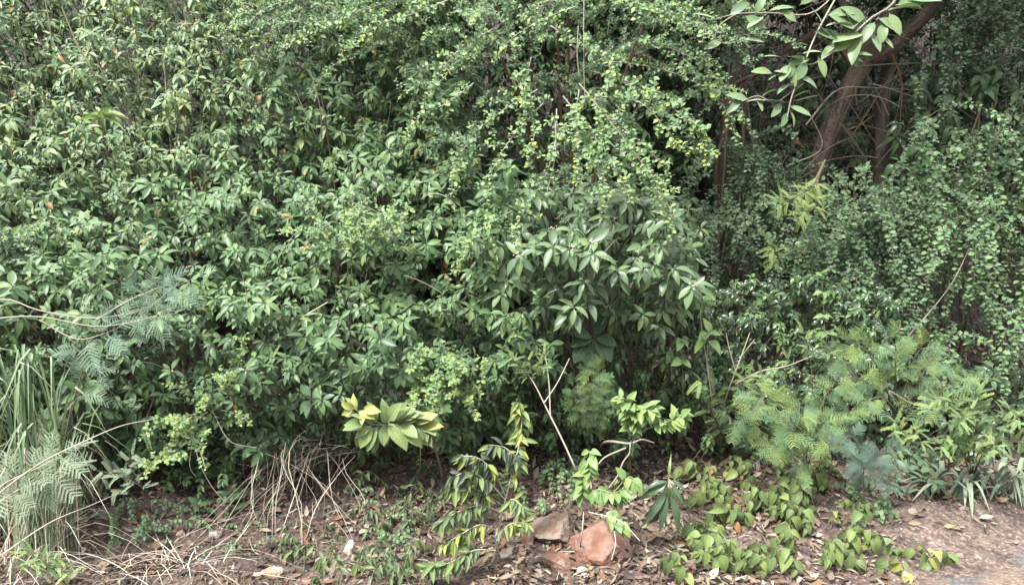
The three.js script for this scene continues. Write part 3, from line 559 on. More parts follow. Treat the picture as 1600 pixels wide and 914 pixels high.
{ // broad dark leaves in the shade at the right edge
  const pl = new Plant('shade_shrub', 'dark broad-leaved shrub in the shade right of the thin trunk', 'shrub', onGround(3.2, -5.4), null, { max: 220 });
  const poly = [[1400, 170], [1440, 120], [1540, 90], [1720, 60], [1720, 300], [1560, 320], [1450, 280], [1400, 260]];
  for (let k = 0, n = 0; k < 4000 && n < 150; k++) { const px = rr(1390, 1720), py = rr(60, 320); if (!inside(poly, px, py)) continue; n++; whorl(pl, SP.shade, at(px, py, 4.75 + Math.pow(rnd(), 1.4) * 0.6), V(gauss() * 0.5, 0.5 + gauss() * 0.3, 0.8).normalize(), rr(0.075, 0.12), { n: 4, older: 1, tones: [0, 1, 2, 2, 3], splay: 1.5 }); }
  for (let n = 0; n < 130; n++) { const px = rr(1240, 1700), py = rr(290, 560); if (noise2(px / 60 + 30, py / 60) < -0.1) continue; whorl(pl, SP.shade, at(px, py, rr(4.3, 4.75)), V(gauss() * 0.5, 0.5 + gauss() * 0.3, 0.8).normalize(), rr(0.05, 0.085), { n: 3, older: 1, young: false, tones: [0, 1, 2, 3], splay: 1.5 }); }
  for (let k = 0; k < 5; k++) { const a = pl.root.position.clone().add(V(rr(-0.2, 0.2), -0.03, 0)), e = at(rr(1420, 1600), rr(130, 260), rr(5.0, 5.2)); pl.stick('stem', M.stemBrown, curve([a, a.clone().lerp(e, 0.6).add(V(rr(-0.1, 0.1), 0.1, -0.1)), e], 12), 0.016, 0.006, 6); }
}
{ // glossy dark shrub with bright new leaves
  const pl = new Plant('glossy_shrub', 'glossy dark green shrub with bright new tips between the hollow and the feathery plants', 'shrub', onGround(1.5, -4.6), null, { max: 260 });
  const poly = [[1060, 470], [1130, 430], [1330, 430], [1420, 470], [1440, 560], [1340, 620], [1180, 640], [1050, 600]];
  for (let k = 0, n = 0; k < 4000 && n < 330; k++) { const px = rr(1050, 1440), py = rr(420, 640); if (!inside(poly, px, py)) continue; n++; const br = rnd() < 0.42; whorl(pl, SP.glossy, at(px, py, 3.98 + Math.pow(rnd(), 1.3) * 0.45 + 0.12 * noise2(px / 60, py / 60)), V(gauss() * 0.5, 0.6 + gauss() * 0.3, 0.7).normalize(), rr(0.034, 0.056), { n: 5, older: 2, tones: br ? [2, 3, 3] : [0, 0, 1, 2], splay: 1.2, mat: M.stemBrown, youngTone: 3 }); }
  for (let k = 0; k < 6; k++) { const a = pl.root.position.clone().add(V(rr(-0.25, 0.25), -0.02, 0)), e = at(rr(1080, 1400), rr(450, 560), rr(4.2, 4.4)); pl.stick('stem', M.stemBrown, curve([a, a.clone().lerp(e, 0.6).add(V(rr(-0.1, 0.1), 0.06, -0.08)), e], 12), 0.009, 0.004, 6); }
}
{ // oval leaves on thin vertical shoots, right of the hollow
  const pl = new Plant('ovate_leaf_shrub', 'shrub of dull oval leaves on thin upright shoots right of the dark hollow', 'shrub', onGround(0.75, -4.3), null, { max: 300 });
  const poly = [[890, 480], [1000, 490], [1100, 440], [1120, 560], [1110, 685], [980, 695], [900, 695], [850, 690], [800, 665], [790, 600], [780, 510], [840, 500]];
  for (let k = 0, n = 0; k < 4000 && n < 290; k++) {
    const px = rr(780, 1120), py = rr(440, 695); if (!inside(poly, px, py) || Math.hypot((px - 905) / 60, (py - 495) / 40) < 0.9) continue; n++;
    const p = at(px, py, 3.85 + Math.pow(rnd(), 1.2) * 0.6); if (p.y < groundHeight(p.x, p.z) + 0.04) continue; whorl(pl, rnd() < 0.75 ? SP.shade : SP.glossy, p, V(gauss() * 0.4, 0.75, 0.55).normalize(), rr(0.04, 0.065), { n: 4, older: 2, tones: [1, 2, 3, 3], splay: 1.5, mat: M.stemBrown });
  }
  for (let k = 0; k < 26; k++) { const px = rr(800, 1110), a = groundAt(px, 660 + rr(0, 30)), e = at(px + rr(-15, 15), rr(430, 560), rr(3.95, 4.3)); pl.stick('shoot', pick([M.stemBrown, M.stemGrey, M.stemGreen]), curve([a, a.clone().lerp(e, 0.5).add(V(rr(-0.03, 0.03), 0, 0)), e], 8), 0.0045, 0.002, 5); }
}
{ // dead twigs under the tree
  const o = thing('dead_twig_tangle', 'tangle of thin bare dead twigs in the dark behind the leaning trunk', 'twigs', onGround(2.3, -5.7)), l = [];
  for (let k = 0; k < 230; k++) { const p = at(rr(1180, 1520), rr(40, 280), k < 60 ? rr(4.75, 4.95) : rr(5.15, 6.2)), d = V(gauss(), gauss() * 0.7 - 0.1, gauss() * 0.6); l.push(tube(archPoints(p, d, rr(0.25, 0.8), rr(0, 2.5), 0.5, 0.05).map((q) => q.sub(o.position)), rr(0.002, 0.006), 0.001, 4)); }
  part('fine_twigwork', mergeGeometries(l), M.stemBrown, o, 'stuff');
  for (const pts of [[[1260, 195], [1310, 140], [1360, 137], [1420, 140]], [[1395, 85], [1410, 130], [1408, 190], [1412, 205]], [[1320, 205], [1345, 195], [1365, 180]], [[1360, 130], [1385, 137], [1440, 155]], [[1230, 260], [1285, 230], [1262, 170]], [[1445, 60], [1480, 85], [1500, 100]]]) part('dead_branch', tube(curve(pts.map(([x, y], i) => at(x, y, 4.9 + 0.05 * i)), 14).map((q) => q.sub(o.position)), 0.006, 0.003, 6), pick([M.stemGrey, M.stemRed]), o);
}
{ // big pale leaves on a bough that reaches in from above
  const pl = new Plant('pale_leaf_bough', 'tree bough with large pale green leaves reaching down in front of the leaning trunk', 'tree', at(1430, -120, 4.3));
  const L = (pts, r0, r1, mat = M.stemGrey) => pl.stick('branch', mat, curve(pts.map((a) => at(...a)), 18), r0, r1, 6);
  L([[1430, -120, 4.3], [1400, 0, 3.9], [1360, 30, 3.72], [1310, 75, 3.6], [1270, 100, 3.55], [1250, 98, 3.52]], 0.008, 0.002);
  L([[1340, -60, 3.9], [1305, 0, 3.7], [1272, 62, 3.6], [1252, 115, 3.52], [1238, 150, 3.5], [1231, 182, 3.5]], 0.0055, 0.0025);
  L([[1330, -40, 3.8], [1270, 20, 3.7], [1200, 20, 3.65], [1150, 22, 3.6], [1110, 32, 3.6]], 0.0045, 0.002, M.stemGrey);
  L([[1150, 22, 3.6], [1125, 40, 3.58], [1118, 60, 3.58], [1135, 68, 3.58], [1165, 60, 3.58]], 0.0028, 0.0015, M.stemGrey);
  L([[1242, 140, 3.52], [1210, 160, 3.5], [1185, 150, 3.5], [1160, 158, 3.5]], 0.003, 0.002);
  // leaf: where its stalk sits, where it points in the picture, its length in picture pixels, how far it leans towards the viewer
  for (const [x, y, ang, len, lean] of [[1330, 40, 255, 34, 0.3], [1335, 42, 200, 44, 0.2], [1345, 46, 210, 52, 0.3], [1350, 30, 150, 40, 0.2], [1360, 26, 160, 46, 0.2], [1372, 28, 20, 46, 0.3], [1385, 18, 340, 60, 0.1], [1400, 8, 345, 70, 0.1], [1420, 0, 350, 64, 0.1], [1352, 52, 170, 50, 0.4], [1362, 50, 60, 34, 0.4], [1376, 54, 40, 36, 0.3], [1382, 36, 100, 32, 0.5], [1335, 62, 160, 46, 0.3], [1345, 58, 120, 38, 0.5], [1320, 85, 10, 34, 0.2], [1330, 86, 350, 40, 0.2], [1296, 80, 300, 30, 0.3], [1288, 82, 190, 36, 0.3], [1268, 92, 175, 40, 0.2], [1300, 60, 230, 38, 0.2], [1286, 40, 250, 34, 0.2], [1265, 72, 200, 30, 0.3], [1256, 96, 215, 28, 0.3], [1240, 92, 100, 34, 0.4], [1234, 100, 120, 30, 0.4], [1238, 108, 80, 26, 0.4], [1240, 148, 300, 32, 0.3], [1236, 155, 330, 40, 0.2], [1233, 165, 20, 38, 0.3], [1230, 160, 190, 44, 0.2], [1231, 175, 110, 28, 0.4], [1234, 172, 60, 30, 0.4], [1240, 160, 340, 44, 0.2], [1222, 160, 120, 30, 0.4], [1200, 158, 190, 36, 0.2], [1190, 152, 320, 34, 0.1], [1170, 156, 200, 36, 0.2], [1160, 158, 150, 30, 0.2], [1182, 152, 60, 24, 0.4], [1160, 62, 355, 36, 0.1], [1128, 66, 170, 28, 0.2], [1140, 24, 320, 40, 0.2], [1180, 22, 300, 36, 0.3], [1165, 24, 30, 40, 0.2], [1120, 30, 200, 40, 0.2], [1200, 18, 340, 44, 0.2], [1220, 14, 30, 34, 0.3], [1250, 8, 320, 40, 0.2], [1195, 25, 150, 34, 0.3], [1240, 118, 200, 30, 0.3], [1225, 90, 190, 30, 0.2], [1208, 115, 200, 34, 0.1], [1228, 112, 160, 30, 0.3], [1318, 60, 200, 40, 0.3], [1308, 66, 140, 38, 0.4], [1355, 36, 220, 44, 0.3], [1368, 34, 130, 40, 0.4], [1342, 20, 190, 42, 0.2], [1390, 20, 60, 44, 0.4], [1278, 88, 60, 34, 0.3], [1262, 96, 120, 34, 0.4], [1246, 130, 170, 36, 0.3], [1250, 120, 20, 34, 0.3], [1330, 70, 80, 40, 0.4], [1312, 74, 250, 36, 0.2]]) {
    const d = 3.52 + (x - 1230 > 60 ? 0.09 : 0), p = at(x, y, d), q = at(x + Math.cos(ang * Math.PI / 180) * len, y + Math.sin(ang * Math.PI / 180) * len, d - lean * 0.12), dir = q.sub(p), l = dir.length();
    pl.leaf(SP.bigpale, p, dir, UP.clone().addScaledVector(OUT, 0.8).addScaledVector(randDir(), 0.9), l * rr(0.85, 1.08), rr(0.8, 1.1));
  }
}
{ // low dark growth that closes the right side under the curtains
  const pl = new Plant('undergrowth_shrub', 'low dark broad-leaved growth under the paler curtain at the right edge', 'shrub', onGround(2.9, -4.6), null, { max: 260 });
  const poly = [[1120, 620], [1330, 590], [1420, 560], [1720, 540], [1720, 740], [1500, 735], [1380, 710], [1120, 700]];
  for (let k = 0, n = 0; k < 5000 && n < 330; k++) { const px = rr(1110, 1720), py = rr(540, 740); if (!inside(poly, px, py)) continue; const p = at(px, py, 4.1 + Math.pow(rnd(), 1.2) * 0.6); if (p.y < groundHeight(p.x, p.z) + 0.06) continue; n++; whorl(pl, SP.shade, p, V(gauss() * 0.5, 0.6 + gauss() * 0.3, 0.7).normalize(), rr(0.045, 0.085), { n: 4, older: 1, tones: [0, 1, 1, 2, 3], splay: 1.4, mat: M.stemBrown }); }
  for (let k = 0; k < 5; k++) { const a = pl.root.position.clone().add(V(rr(-0.4, 0.4), -0.02, 0)), e = at(rr(1380, 1600), rr(580, 650), rr(4.3, 4.5)); a.y = groundHeight(a.x, a.z) - 0.02; pl.stick('stem', M.stemBrown, curve([a, a.clone().lerp(e, 0.6).add(V(rr(-0.1, 0.1), 0.05, -0.05)), e], 10), 0.009, 0.004, 6); }
}
// unseen trees added behind the viewer to keep the low daylight off the thicket
['unseen tree added behind the viewer on the left to block low daylight', 'unseen tree added straight behind the viewer to block low daylight', 'unseen tree added behind the viewer on the right to block low daylight'].forEach((label, i) => {
  const base = V(-6 + i * 6.2, 0, 8.6 - i * 1.2), pl = new Plant('added_shade_tree', label, 'tree', base, 'added trees blocking low daylight', { max: 0 }), top = base.clone().add(V(rr(-0.3, 0.3), 3.0, 0));
  pl.stick('trunk', M.bark, curve([base.clone().add(V(0, -0.1, 0)), base.clone().add(V(rr(-0.2, 0.2), 1.5, 0)), top], 12), 0.2, 0.13, 12, 0.12);
  for (let k = 0; k < 6; k++) { const a = k * 1.05, e = top.clone().add(V(Math.cos(a) * 2.0, rr(0.4, 2.2), Math.sin(a) * 1.4)); pl.stick('limb', M.bark, curve([top, top.clone().lerp(e, 0.5).add(V(0, 0.2, 0)), e], 8), 0.07, 0.02, 7, 0.1); }
  for (let k = 0; k < 5200; k++) { const d = randDir(), r = Math.pow(rnd(), 0.45), p = top.clone().add(V(d.x * 3.3 * r, 0.7 + d.y * 2.7 * r + 0.4 * noise3(d.x * 3, d.y * 3, d.z * 3 + i), d.z * 1.9 * r)); pl.leaf(SP.shade, p, randDir().addScaledVector(UP, -0.4), UP.clone().addScaledVector(randDir(), 0.6), rr(0.13, 0.2), 1.1); }
});
// ------------------------------------------------------------------ feathery plants: every frond is a part of its own
function frondShape({ pinnae = 8, pinnaLen = 0.34, leaflets = 15, leaflet = 0.034, wide = 0.32, droop = 0.35, simple = false }) {
  const pos = [], uv = [], idx = [];
  const put = (p, d, n, l, w) => { // a leaflet of four corners
    const s = V().crossVectors(n, d).normalize().multiplyScalar(l * w), k = pos.length / 3;
    for (const [a, b, t] of [[0, 0, 0], [0.45, 1, 0.5], [1, 0, 1], [0.45, -1, 0.5]]) { pos.push(p.x + d.x * l * a + s.x * b, p.y + d.y * l * a + s.y * b + n.y * 0, p.z + d.z * l * a + s.z * b); uv.push(0.5 + b * 0.5, t); }
    idx.push(k, k + 1, k + 2, k, k + 2, k + 3);
  };
  const strip = (a, b, w) => { const d = b.clone().sub(a), s = V().crossVectors(UP, d).normalize().multiplyScalar(w), k = pos.length / 3; for (const [p, q] of [[a, s], [b, s]]) { pos.push(p.x + q.x, p.y, p.z + q.z, p.x - q.x, p.y, p.z - q.z); uv.push(0.5, 0, 0.5, 1); } idx.push(k, k + 2, k + 1, k + 1, k + 2, k + 3); };
  const along = (t) => V(0, -droop * t * t * 0.5, t * (1 - 0.15 * droop * t));
  for (let i = 0; i < 6; i++) strip(along(i / 6), along((i + 1) / 6), 0.006);
  const pairs = simple ? leaflets : pinnae;
  for (let i = 0; i < pairs; i++) for (const s of [-1, 1]) {
    const t = simple ? 0.08 + 0.92 * i / pairs : 0.2 + 0.8 * (i + 0.5) / pairs, p = along(t), out = V(s * (0.9 + gauss() * 0.08), -0.05 + gauss() * 0.1, 0.42 + gauss() * 0.12 + 0.5 * t).normalize();
    if (simple) { put(p, out, V(gauss() * 0.2, 1, gauss() * 0.2).normalize(), leaflet * (1 - 0.35 * Math.pow(t, 3)) * rr(0.85, 1.1), wide); continue; }
    const len = pinnaLen * Math.sin(Math.PI * (0.22 + 0.62 * t)) * rr(0.88, 1.1), tip = p.clone().addScaledVector(out, len); tip.y -= len * len * 0.5;
    strip(p, tip, 0.003);
    for (let j = 1; j <= leaflets; j++) for (const k of [-1, 1]) {
      const f = j / leaflets, q = p.clone().lerp(tip, f), n = V(gauss() * 0.25, 1, gauss() * 0.25).normalize(), d = V().crossVectors(n, out).multiplyScalar(k).addScaledVector(out, 0.45).normalize();
      put(q, d, n, leaflet * (1 - 0.3 * f) * rr(0.85, 1.1), wide);
    }
  }
  return buffer(pos, uv, idx);
}
const leafy = (c, through = 0.3, gloss = 0.25) => new THREE.MeshPhysicalMaterial({ color: rgb(c), roughness: 0.9, transmission: through, thickness: 0, clearcoat: gloss, clearcoatRoughness: 0.45, side: THREE.DoubleSide });
const FINE = [0, 1, 2].map((k) => frondShape({ pinnae: 6 + k, droop: 0.4 + 0.45 * k, leaflets: 15, leaflet: 0.038, wide: 0.28, pinnaLen: 0.4 }));
const COARSE = [0, 1, 2].map((k) => frondShape({ simple: true, leaflets: 13 + k, leaflet: 0.16, wide: 0.2, droop: 0.2 + 0.4 * k }));
const ROUND = [0, 1, 2].map((k) => frondShape({ simple: true, leaflets: 10 + k, leaflet: 0.15, wide: 0.33, droop: 0.2 + 0.3 * k }));
const TINT = {
  blue: [[0.115, 0.185, 0.125], [0.135, 0.205, 0.14], [0.095, 0.16, 0.11], [0.17, 0.235, 0.14]].map((c) => leafy(c)),
  lime: [[0.125, 0.195, 0.06], [0.155, 0.23, 0.065], [0.10, 0.165, 0.058], [0.20, 0.265, 0.065]].map((c) => leafy(c)),
  mid: [[0.085, 0.165, 0.065], [0.105, 0.195, 0.07], [0.07, 0.135, 0.06], [0.135, 0.225, 0.07]].map((c) => leafy(c)),
  dusk: [[0.075, 0.125, 0.085], [0.085, 0.14, 0.092], [0.065, 0.11, 0.078]].map((c) => leafy(c)),
  grey: [[0.20, 0.26, 0.16], [0.23, 0.29, 0.175], [0.17, 0.225, 0.14]].map((c) => leafy(c)),
};
const FEATHER = 'feathery-leaved plants';
// stems: lists of [px, py, distance]; fronds sit along the last part of each
function feathery(name, label, foot, stems, { shapes = FINE, tint = TINT.mid, len = [0.13, 0.2], gap = 0.05, from = 0.3, r = 0.005, mat = M.stemBrown, lift = 0.15, side = 1, many = 2 }) {
  const root = thing(name, label, 'plant', foot, FEATHER);
  for (const s of stems) {
    const pts = curve(s.map((a) => (a.isVector3 ? a : at(...a))), 24);
    part('stem', tube(pts.map((p) => p.clone().sub(foot)), r, 0.0012, 5), mat, root);
    let acc = 0, flip = rnd() < 0.5 ? 1 : -1;
    for (let i = 1; i < pts.length; i++) {
      acc += pts[i].distanceTo(pts[i - 1]); if (i / pts.length < from || acc < gap) continue; acc = gauss() * gap * 0.2; flip = -flip;
      const t = pts[i].clone().sub(pts[i - 1]).normalize(), across = V().crossVectors(t, OUT).normalize().multiplyScalar(flip * side);
      const dir = t.clone().multiplyScalar(0.55).add(across).addScaledVector(OUT, 0.25 + gauss() * 0.4).addScaledVector(UP, lift + gauss() * 0.15).addScaledVector(randDir(), 0.25).normalize();
      for (let rep = 0; rep < many; rep++) { const dd = dir.clone().addScaledVector(randDir(), rep ? 0.7 : 0).addScaledVector(UP, rep ? 0.1 : 0).normalize(), o = part('frond', pick(shapes), pick(tint), root), m = leafMatrix(pts[i].clone().sub(foot), dd, UP.clone().addScaledVector(OUT, 0.85).addScaledVector(randDir(), 0.35), rr(...len) * rr(0.75, 1)); m.decompose(o.position, o.quaternion, o.scale); }
    }
    const e = pts.length - 1, o = part('frond', pick(shapes), pick(tint), root), m = leafMatrix(pts[e].clone().sub(foot), pts[e].clone().sub(pts[e - 2]).addScaledVector(UP, 0.02), UP.clone().addScaledVector(OUT, 0.7), rr(...len)); m.decompose(o.position, o.quaternion, o.scale);
  }
  return root;
}
// left: a bare-stemmed branch that ends in blue-green feathers
feathery('feathery_branch', 'blue-green feathery branch on a pale bare stem in front of the left shrubs', at(-160, 560, 3.2),
  [[[-160, 560, 3.2], [0, 468, 3.2], [60, 485, 3.2], [150, 497, 3.22], [230, 480, 3.26], [270, 450, 3.3], [300, 436, 3.32]], [[-160, 540, 3.2], [-20, 500, 3.18], [60, 495, 3.18], [150, 510, 3.2], [220, 500, 3.22], [250, 490, 3.24]], [[60, 500, 3.2], [120, 530, 3.22], [180, 515, 3.22]], [[150, 500, 3.22], [200, 470, 3.24], [250, 448, 3.26]]],
  { tint: [...TINT.blue, TINT.blue[3]], len: [0.09, 0.15], gap: 0.03, many: 2, from: 0.58, mat: M.stemGrey, r: 0.004, lift: -0.05 });
feathery('feathery_seedling', 'feathery fronds hanging below the blue-green branch above the tall grass', at(90, 740, 3.4), [[[90, 740, 3.4], [110, 640, 3.4], [130, 560, 3.4], [120, 540, 3.38]], [[90, 740, 3.4], [120, 620, 3.42], [160, 570, 3.4]]], { tint: TINT.blue, len: [0.1, 0.15], gap: 0.05, from: 0.5 });
feathery('feathery_seedling', 'grey-green feathery sprig leaning over the straw at the left edge', at(-60, 830, 3.1), [[[-60, 830, 3.1], [0, 760, 3.1], [50, 735, 3.12], [90, 715, 3.14]], [[-60, 830, 3.1], [20, 770, 3.1], [80, 745, 3.12]]], { tint: TINT.grey, len: [0.1, 0.16], gap: 0.04, from: 0.3, mat: M.stemPale });
feathery('feathery_seedling', 'pale grey-green sprig with small leaflets over the dark earth, right of the tall grass', groundAt(235, 800), [[groundAt(235, 800), [225, 765, 3.45], [190, 745, 3.4], [150, 735, 3.38]], [groundAt(235, 800), [215, 750, 3.45], [200, 725, 3.42], [205, 712, 3.4]], [groundAt(235, 800), [190, 765, 3.42], [170, 765, 3.4]]], { shapes: COARSE, tint: TINT.grey, len: [0.07, 0.12], gap: 0.03, from: 0.35, r: 0.003 });
feathery('feathery_seedling', 'dark green drooping sprig with paired leaflets hanging under the low left shrub', at(210, 630, 3.62), [[at(250, 600, 3.8), [215, 640, 3.6], [190, 655, 3.55]], [at(250, 600, 3.8), [225, 660, 3.6], [220, 675, 3.56]]], { shapes: COARSE, tint: TINT.mid, len: [0.1, 0.15], gap: 0.05, from: 0.4, lift: -0.5 });
feathery('feathery_seedling', 'yellow-green leafy sprig at the bottom left corner over the dry straw', groundAt(60, 905), [[groundAt(40, 912), [50, 880, 2.98], [90, 870, 2.96]], [groundAt(60, 910), [70, 880, 2.98], [40, 862, 2.96]], [groundAt(80, 905), [90, 885, 2.98], [110, 900, 2.96]]], { shapes: ROUND, tint: TINT.lime, len: [0.05, 0.08], gap: 0.02, from: 0.2, r: 0.002 });
feathery('feathery_seedling', 'yellow-tipped sprig climbing through the dark shrub in the lower middle left', groundAt(380, 740), [[groundAt(380, 740), [375, 650, 3.55], [400, 590, 3.48], [425, 560, 3.46]], [[370, 660, 3.55], [360, 615, 3.5], [350, 605, 3.5]]], { shapes: COARSE, tint: TINT.lime, len: [0.05, 0.08], gap: 0.03, from: 0.5, r: 0.003 });
// middle
feathery('feathery_seedling', 'fine feathery sprout with pale fronds below the ribbed leaves of the hollow', groundAt(915, 690), [[groundAt(915, 690), [918, 640, 3.7], [925, 595, 3.62], [915, 570, 3.6]], [groundAt(915, 690), [905, 640, 3.7], [895, 605, 3.65]], [groundAt(920, 690), [940, 650, 3.7], [950, 620, 3.66]], [groundAt(920, 690), [930, 640, 3.68], [935, 585, 3.62]]], { tint: [...TINT.mid, ...TINT.lime], len: [0.06, 0.1], gap: 0.024, many: 3, from: 0.25, r: 0.003 });
feathery('feathery_seedling', 'yellow-green umbrella sprig at the top of the pale bare stem, left of the hollow', at(830, 590, 3.55), [[at(830, 600, 3.56), [815, 575, 3.5], [800, 560, 3.48]], [at(830, 600, 3.56), [830, 570, 3.5], [815, 550, 3.48]], [at(830, 600, 3.56), [845, 575, 3.5], [850, 555, 3.48]]], { shapes: ROUND, tint: TINT.lime, len: [0.04, 0.07], gap: 0.02, from: 0.2, r: 0.002 });
feathery('feathery_seedling', 'bluish fine fronds behind the yellow-leaved sapling', groundAt(590, 700), [[groundAt(590, 700), [585, 650, 3.75], [600, 605, 3.66], [615, 585, 3.62]], [groundAt(585, 700), [570, 660, 3.75], [560, 640, 3.7]]], { tint: TINT.blue, len: [0.09, 0.13], gap: 0.035, from: 0.3, r: 0.003 });
// right
const fg = (x, y) => groundAt(x, y);
feathery('feathery_shrub', 'yellow-green feathery sprays hanging below the leaning trunk', at(1290, 250, 4.3), [[[1290, 250, 4.3], [1270, 290, 4.15], [1240, 310, 4.05], [1215, 320, 4.0]], [[1290, 250, 4.3], [1265, 300, 4.15], [1255, 330, 4.05], [1245, 345, 4.0]], [[1290, 250, 4.3], [1275, 295, 4.15], [1275, 325, 4.05]], [[1225, 420, 4.1], [1215, 400, 4.05], [1205, 385, 4.0]]], { shapes: COARSE, tint: [TINT.lime[3], TINT.lime[1], TINT.lime[3]], len: [0.08, 0.13], gap: 0.022, many: 3, from: 0.3, lift: -0.25 });
feathery('feathery_shrub', 'feathery bush with paired leaflets in front of the glossy shrub', fg(1145, 700), [[fg(1145, 700), [1140, 650, 3.85], [1115, 610, 3.75], [1095, 595, 3.7]], [fg(1145, 700), [1150, 640, 3.85], [1160, 600, 3.75], [1170, 585, 3.7]], [fg(1145, 700), [1160, 660, 3.85], [1190, 630, 3.75], [1210, 620, 3.7]], [fg(1140, 700), [1120, 660, 3.85], [1105, 630, 3.78]], [[1150, 640, 3.85], [1180, 600, 3.8], [1205, 590, 3.78]]], { shapes: COARSE, tint: [...TINT.lime, TINT.mid[3]], len: [0.065, 0.11], gap: 0.028, many: 3, from: 0.3 });
feathery('feathery_shrub', 'wide feathery bush drooping towards the leaf litter right of centre', fg(1260, 740), [[fg(1260, 740), [1250, 680, 3.8], [1225, 640, 3.65], [1195, 620, 3.6], [1180, 640, 3.56]], [fg(1260, 740), [1260, 670, 3.8], [1250, 630, 3.65], [1250, 650, 3.56]], [fg(1260, 740), [1275, 690, 3.8], [1290, 660, 3.65], [1300, 690, 3.56]], [fg(1265, 740), [1240, 700, 3.75], [1215, 690, 3.62], [1205, 710, 3.56]], [fg(1265, 740), [1260, 720, 3.7], [1250, 735, 3.58]], [fg(1270, 740), [1300, 700, 3.8], [1320, 650, 3.7], [1335, 640, 3.64]], [fg(1250, 735), [1230, 700, 3.8], [1180, 660, 3.7], [1150, 660, 3.64]], [[1270, 690, 3.8], [1290, 620, 3.8], [1310, 590, 3.76]], [[1260, 680, 3.8], [1230, 660, 3.62], [1240, 690, 3.55]]], { tint: [...TINT.lime, ...TINT.mid, TINT.lime[3]], len: [0.085, 0.14], gap: 0.024, many: 2, from: 0.25 });
feathery('feathery_shrub', 'tall blue-green feathery bush in the middle of the right side', fg(1400, 720), [[fg(1400, 720), [1395, 640, 3.95], [1370, 570, 3.8], [1345, 540, 3.75], [1330, 535, 3.7]], [fg(1400, 720), [1400, 630, 3.95], [1400, 570, 3.8], [1400, 540, 3.75], [1390, 530, 3.72]], [fg(1400, 720), [1420, 640, 3.95], [1440, 590, 3.8], [1460, 560, 3.75], [1470, 570, 3.7]], [[1400, 640, 3.95], [1360, 600, 3.8], [1330, 590, 3.74], [1310, 600, 3.7]], [[1410, 660, 3.95], [1470, 610, 3.8], [1500, 590, 3.74], [1510, 600, 3.7]], [[1405, 640, 3.95], [1430, 560, 3.84], [1440, 545, 3.8]], [[1400, 640, 3.95], [1375, 620, 3.76], [1350, 630, 3.68]], [[1410, 640, 3.95], [1440, 630, 3.76], [1470, 640, 3.68]], [[1395, 600, 3.9], [1345, 560, 3.84], [1300, 560, 3.8]]], { tint: [...TINT.mid, TINT.blue[3], TINT.lime[1], TINT.lime[0], TINT.lime[3], TINT.mid[3]], len: [0.085, 0.145], gap: 0.023, many: 2, from: 0.35 });
feathery('feathery_shrub', 'dusky blue feathery sprays near the ground below the tall feathery bush', fg(1345, 760), [[fg(1345, 760), [1345, 710, 3.65], [1330, 680, 3.58], [1310, 700, 3.5]], [fg(1345, 760), [1360, 720, 3.62], [1390, 700, 3.54], [1400, 730, 3.48]], [fg(1350, 760), [1350, 730, 3.6], [1345, 720, 3.5]], [fg(1350, 760), [1380, 740, 3.58], [1390, 760, 3.48]]], { tint: TINT.dusk, len: [0.065, 0.11], gap: 0.028, many: 3, from: 0.25, r: 0.003 });
feathery('feathery_shrub', 'fresh yellow-green bush with small round leaflets at the right edge', fg(1520, 750), [[fg(1520, 750), [1510, 690, 3.7], [1490, 640, 3.6], [1470, 620, 3.56], [1450, 640, 3.52]], [fg(1520, 750), [1525, 680, 3.7], [1530, 630, 3.6], [1525, 610, 3.56]], [fg(1520, 750), [1545, 690, 3.7], [1570, 650, 3.6], [1585, 640, 3.55], [1595, 660, 3.52]], [fg(1520, 750), [1500, 700, 3.66], [1480, 680, 3.58], [1470, 700, 3.54]], [fg(1520, 750), [1540, 700, 3.66], [1555, 690, 3.58], [1560, 710, 3.54]], [[1520, 690, 3.7], [1510, 650, 3.6], [1500, 660, 3.54]], [[1530, 690, 3.7], [1600, 690, 3.6], [1640, 700, 3.56]]], { shapes: ROUND, tint: [...TINT.lime, TINT.mid[3]], len: [0.055, 0.1], gap: 0.018, many: 4, from: 0.2 });
feathery('feathery_shrub', 'yellow-leaved sprig under the tall feathery bush', fg(1420, 740), [[fg(1420, 740), [1415, 690, 3.7], [1400, 660, 3.6], [1395, 680, 3.55]], [fg(1420, 740), [1425, 690, 3.7], [1430, 670, 3.6], [1440, 690, 3.55]], [[1418, 700, 3.7], [1405, 700, 3.58], [1400, 715, 3.55]]], { shapes: ROUND, tint: [TINT.lime[3], TINT.lime[1], TINT.lime[0]], len: [0.06, 0.1], gap: 0.026, from: 0.3, r: 0.003 });
feathery('feathery_shrub', 'yellowish sprays with small leaflets among the glossy shrub', fg(1265, 690), [[fg(1265, 690), [1270, 600, 4.0], [1265, 550, 3.95], [1255, 520, 3.92]], [[1270, 600, 4.0], [1290, 560, 3.95], [1300, 545, 3.9]], [[1270, 600, 4.0], [1240, 570, 3.95], [1230, 560, 3.9]]], { shapes: ROUND, tint: TINT.lime, len: [0.05, 0.09], gap: 0.03, from: 0.4, r: 0.004 });

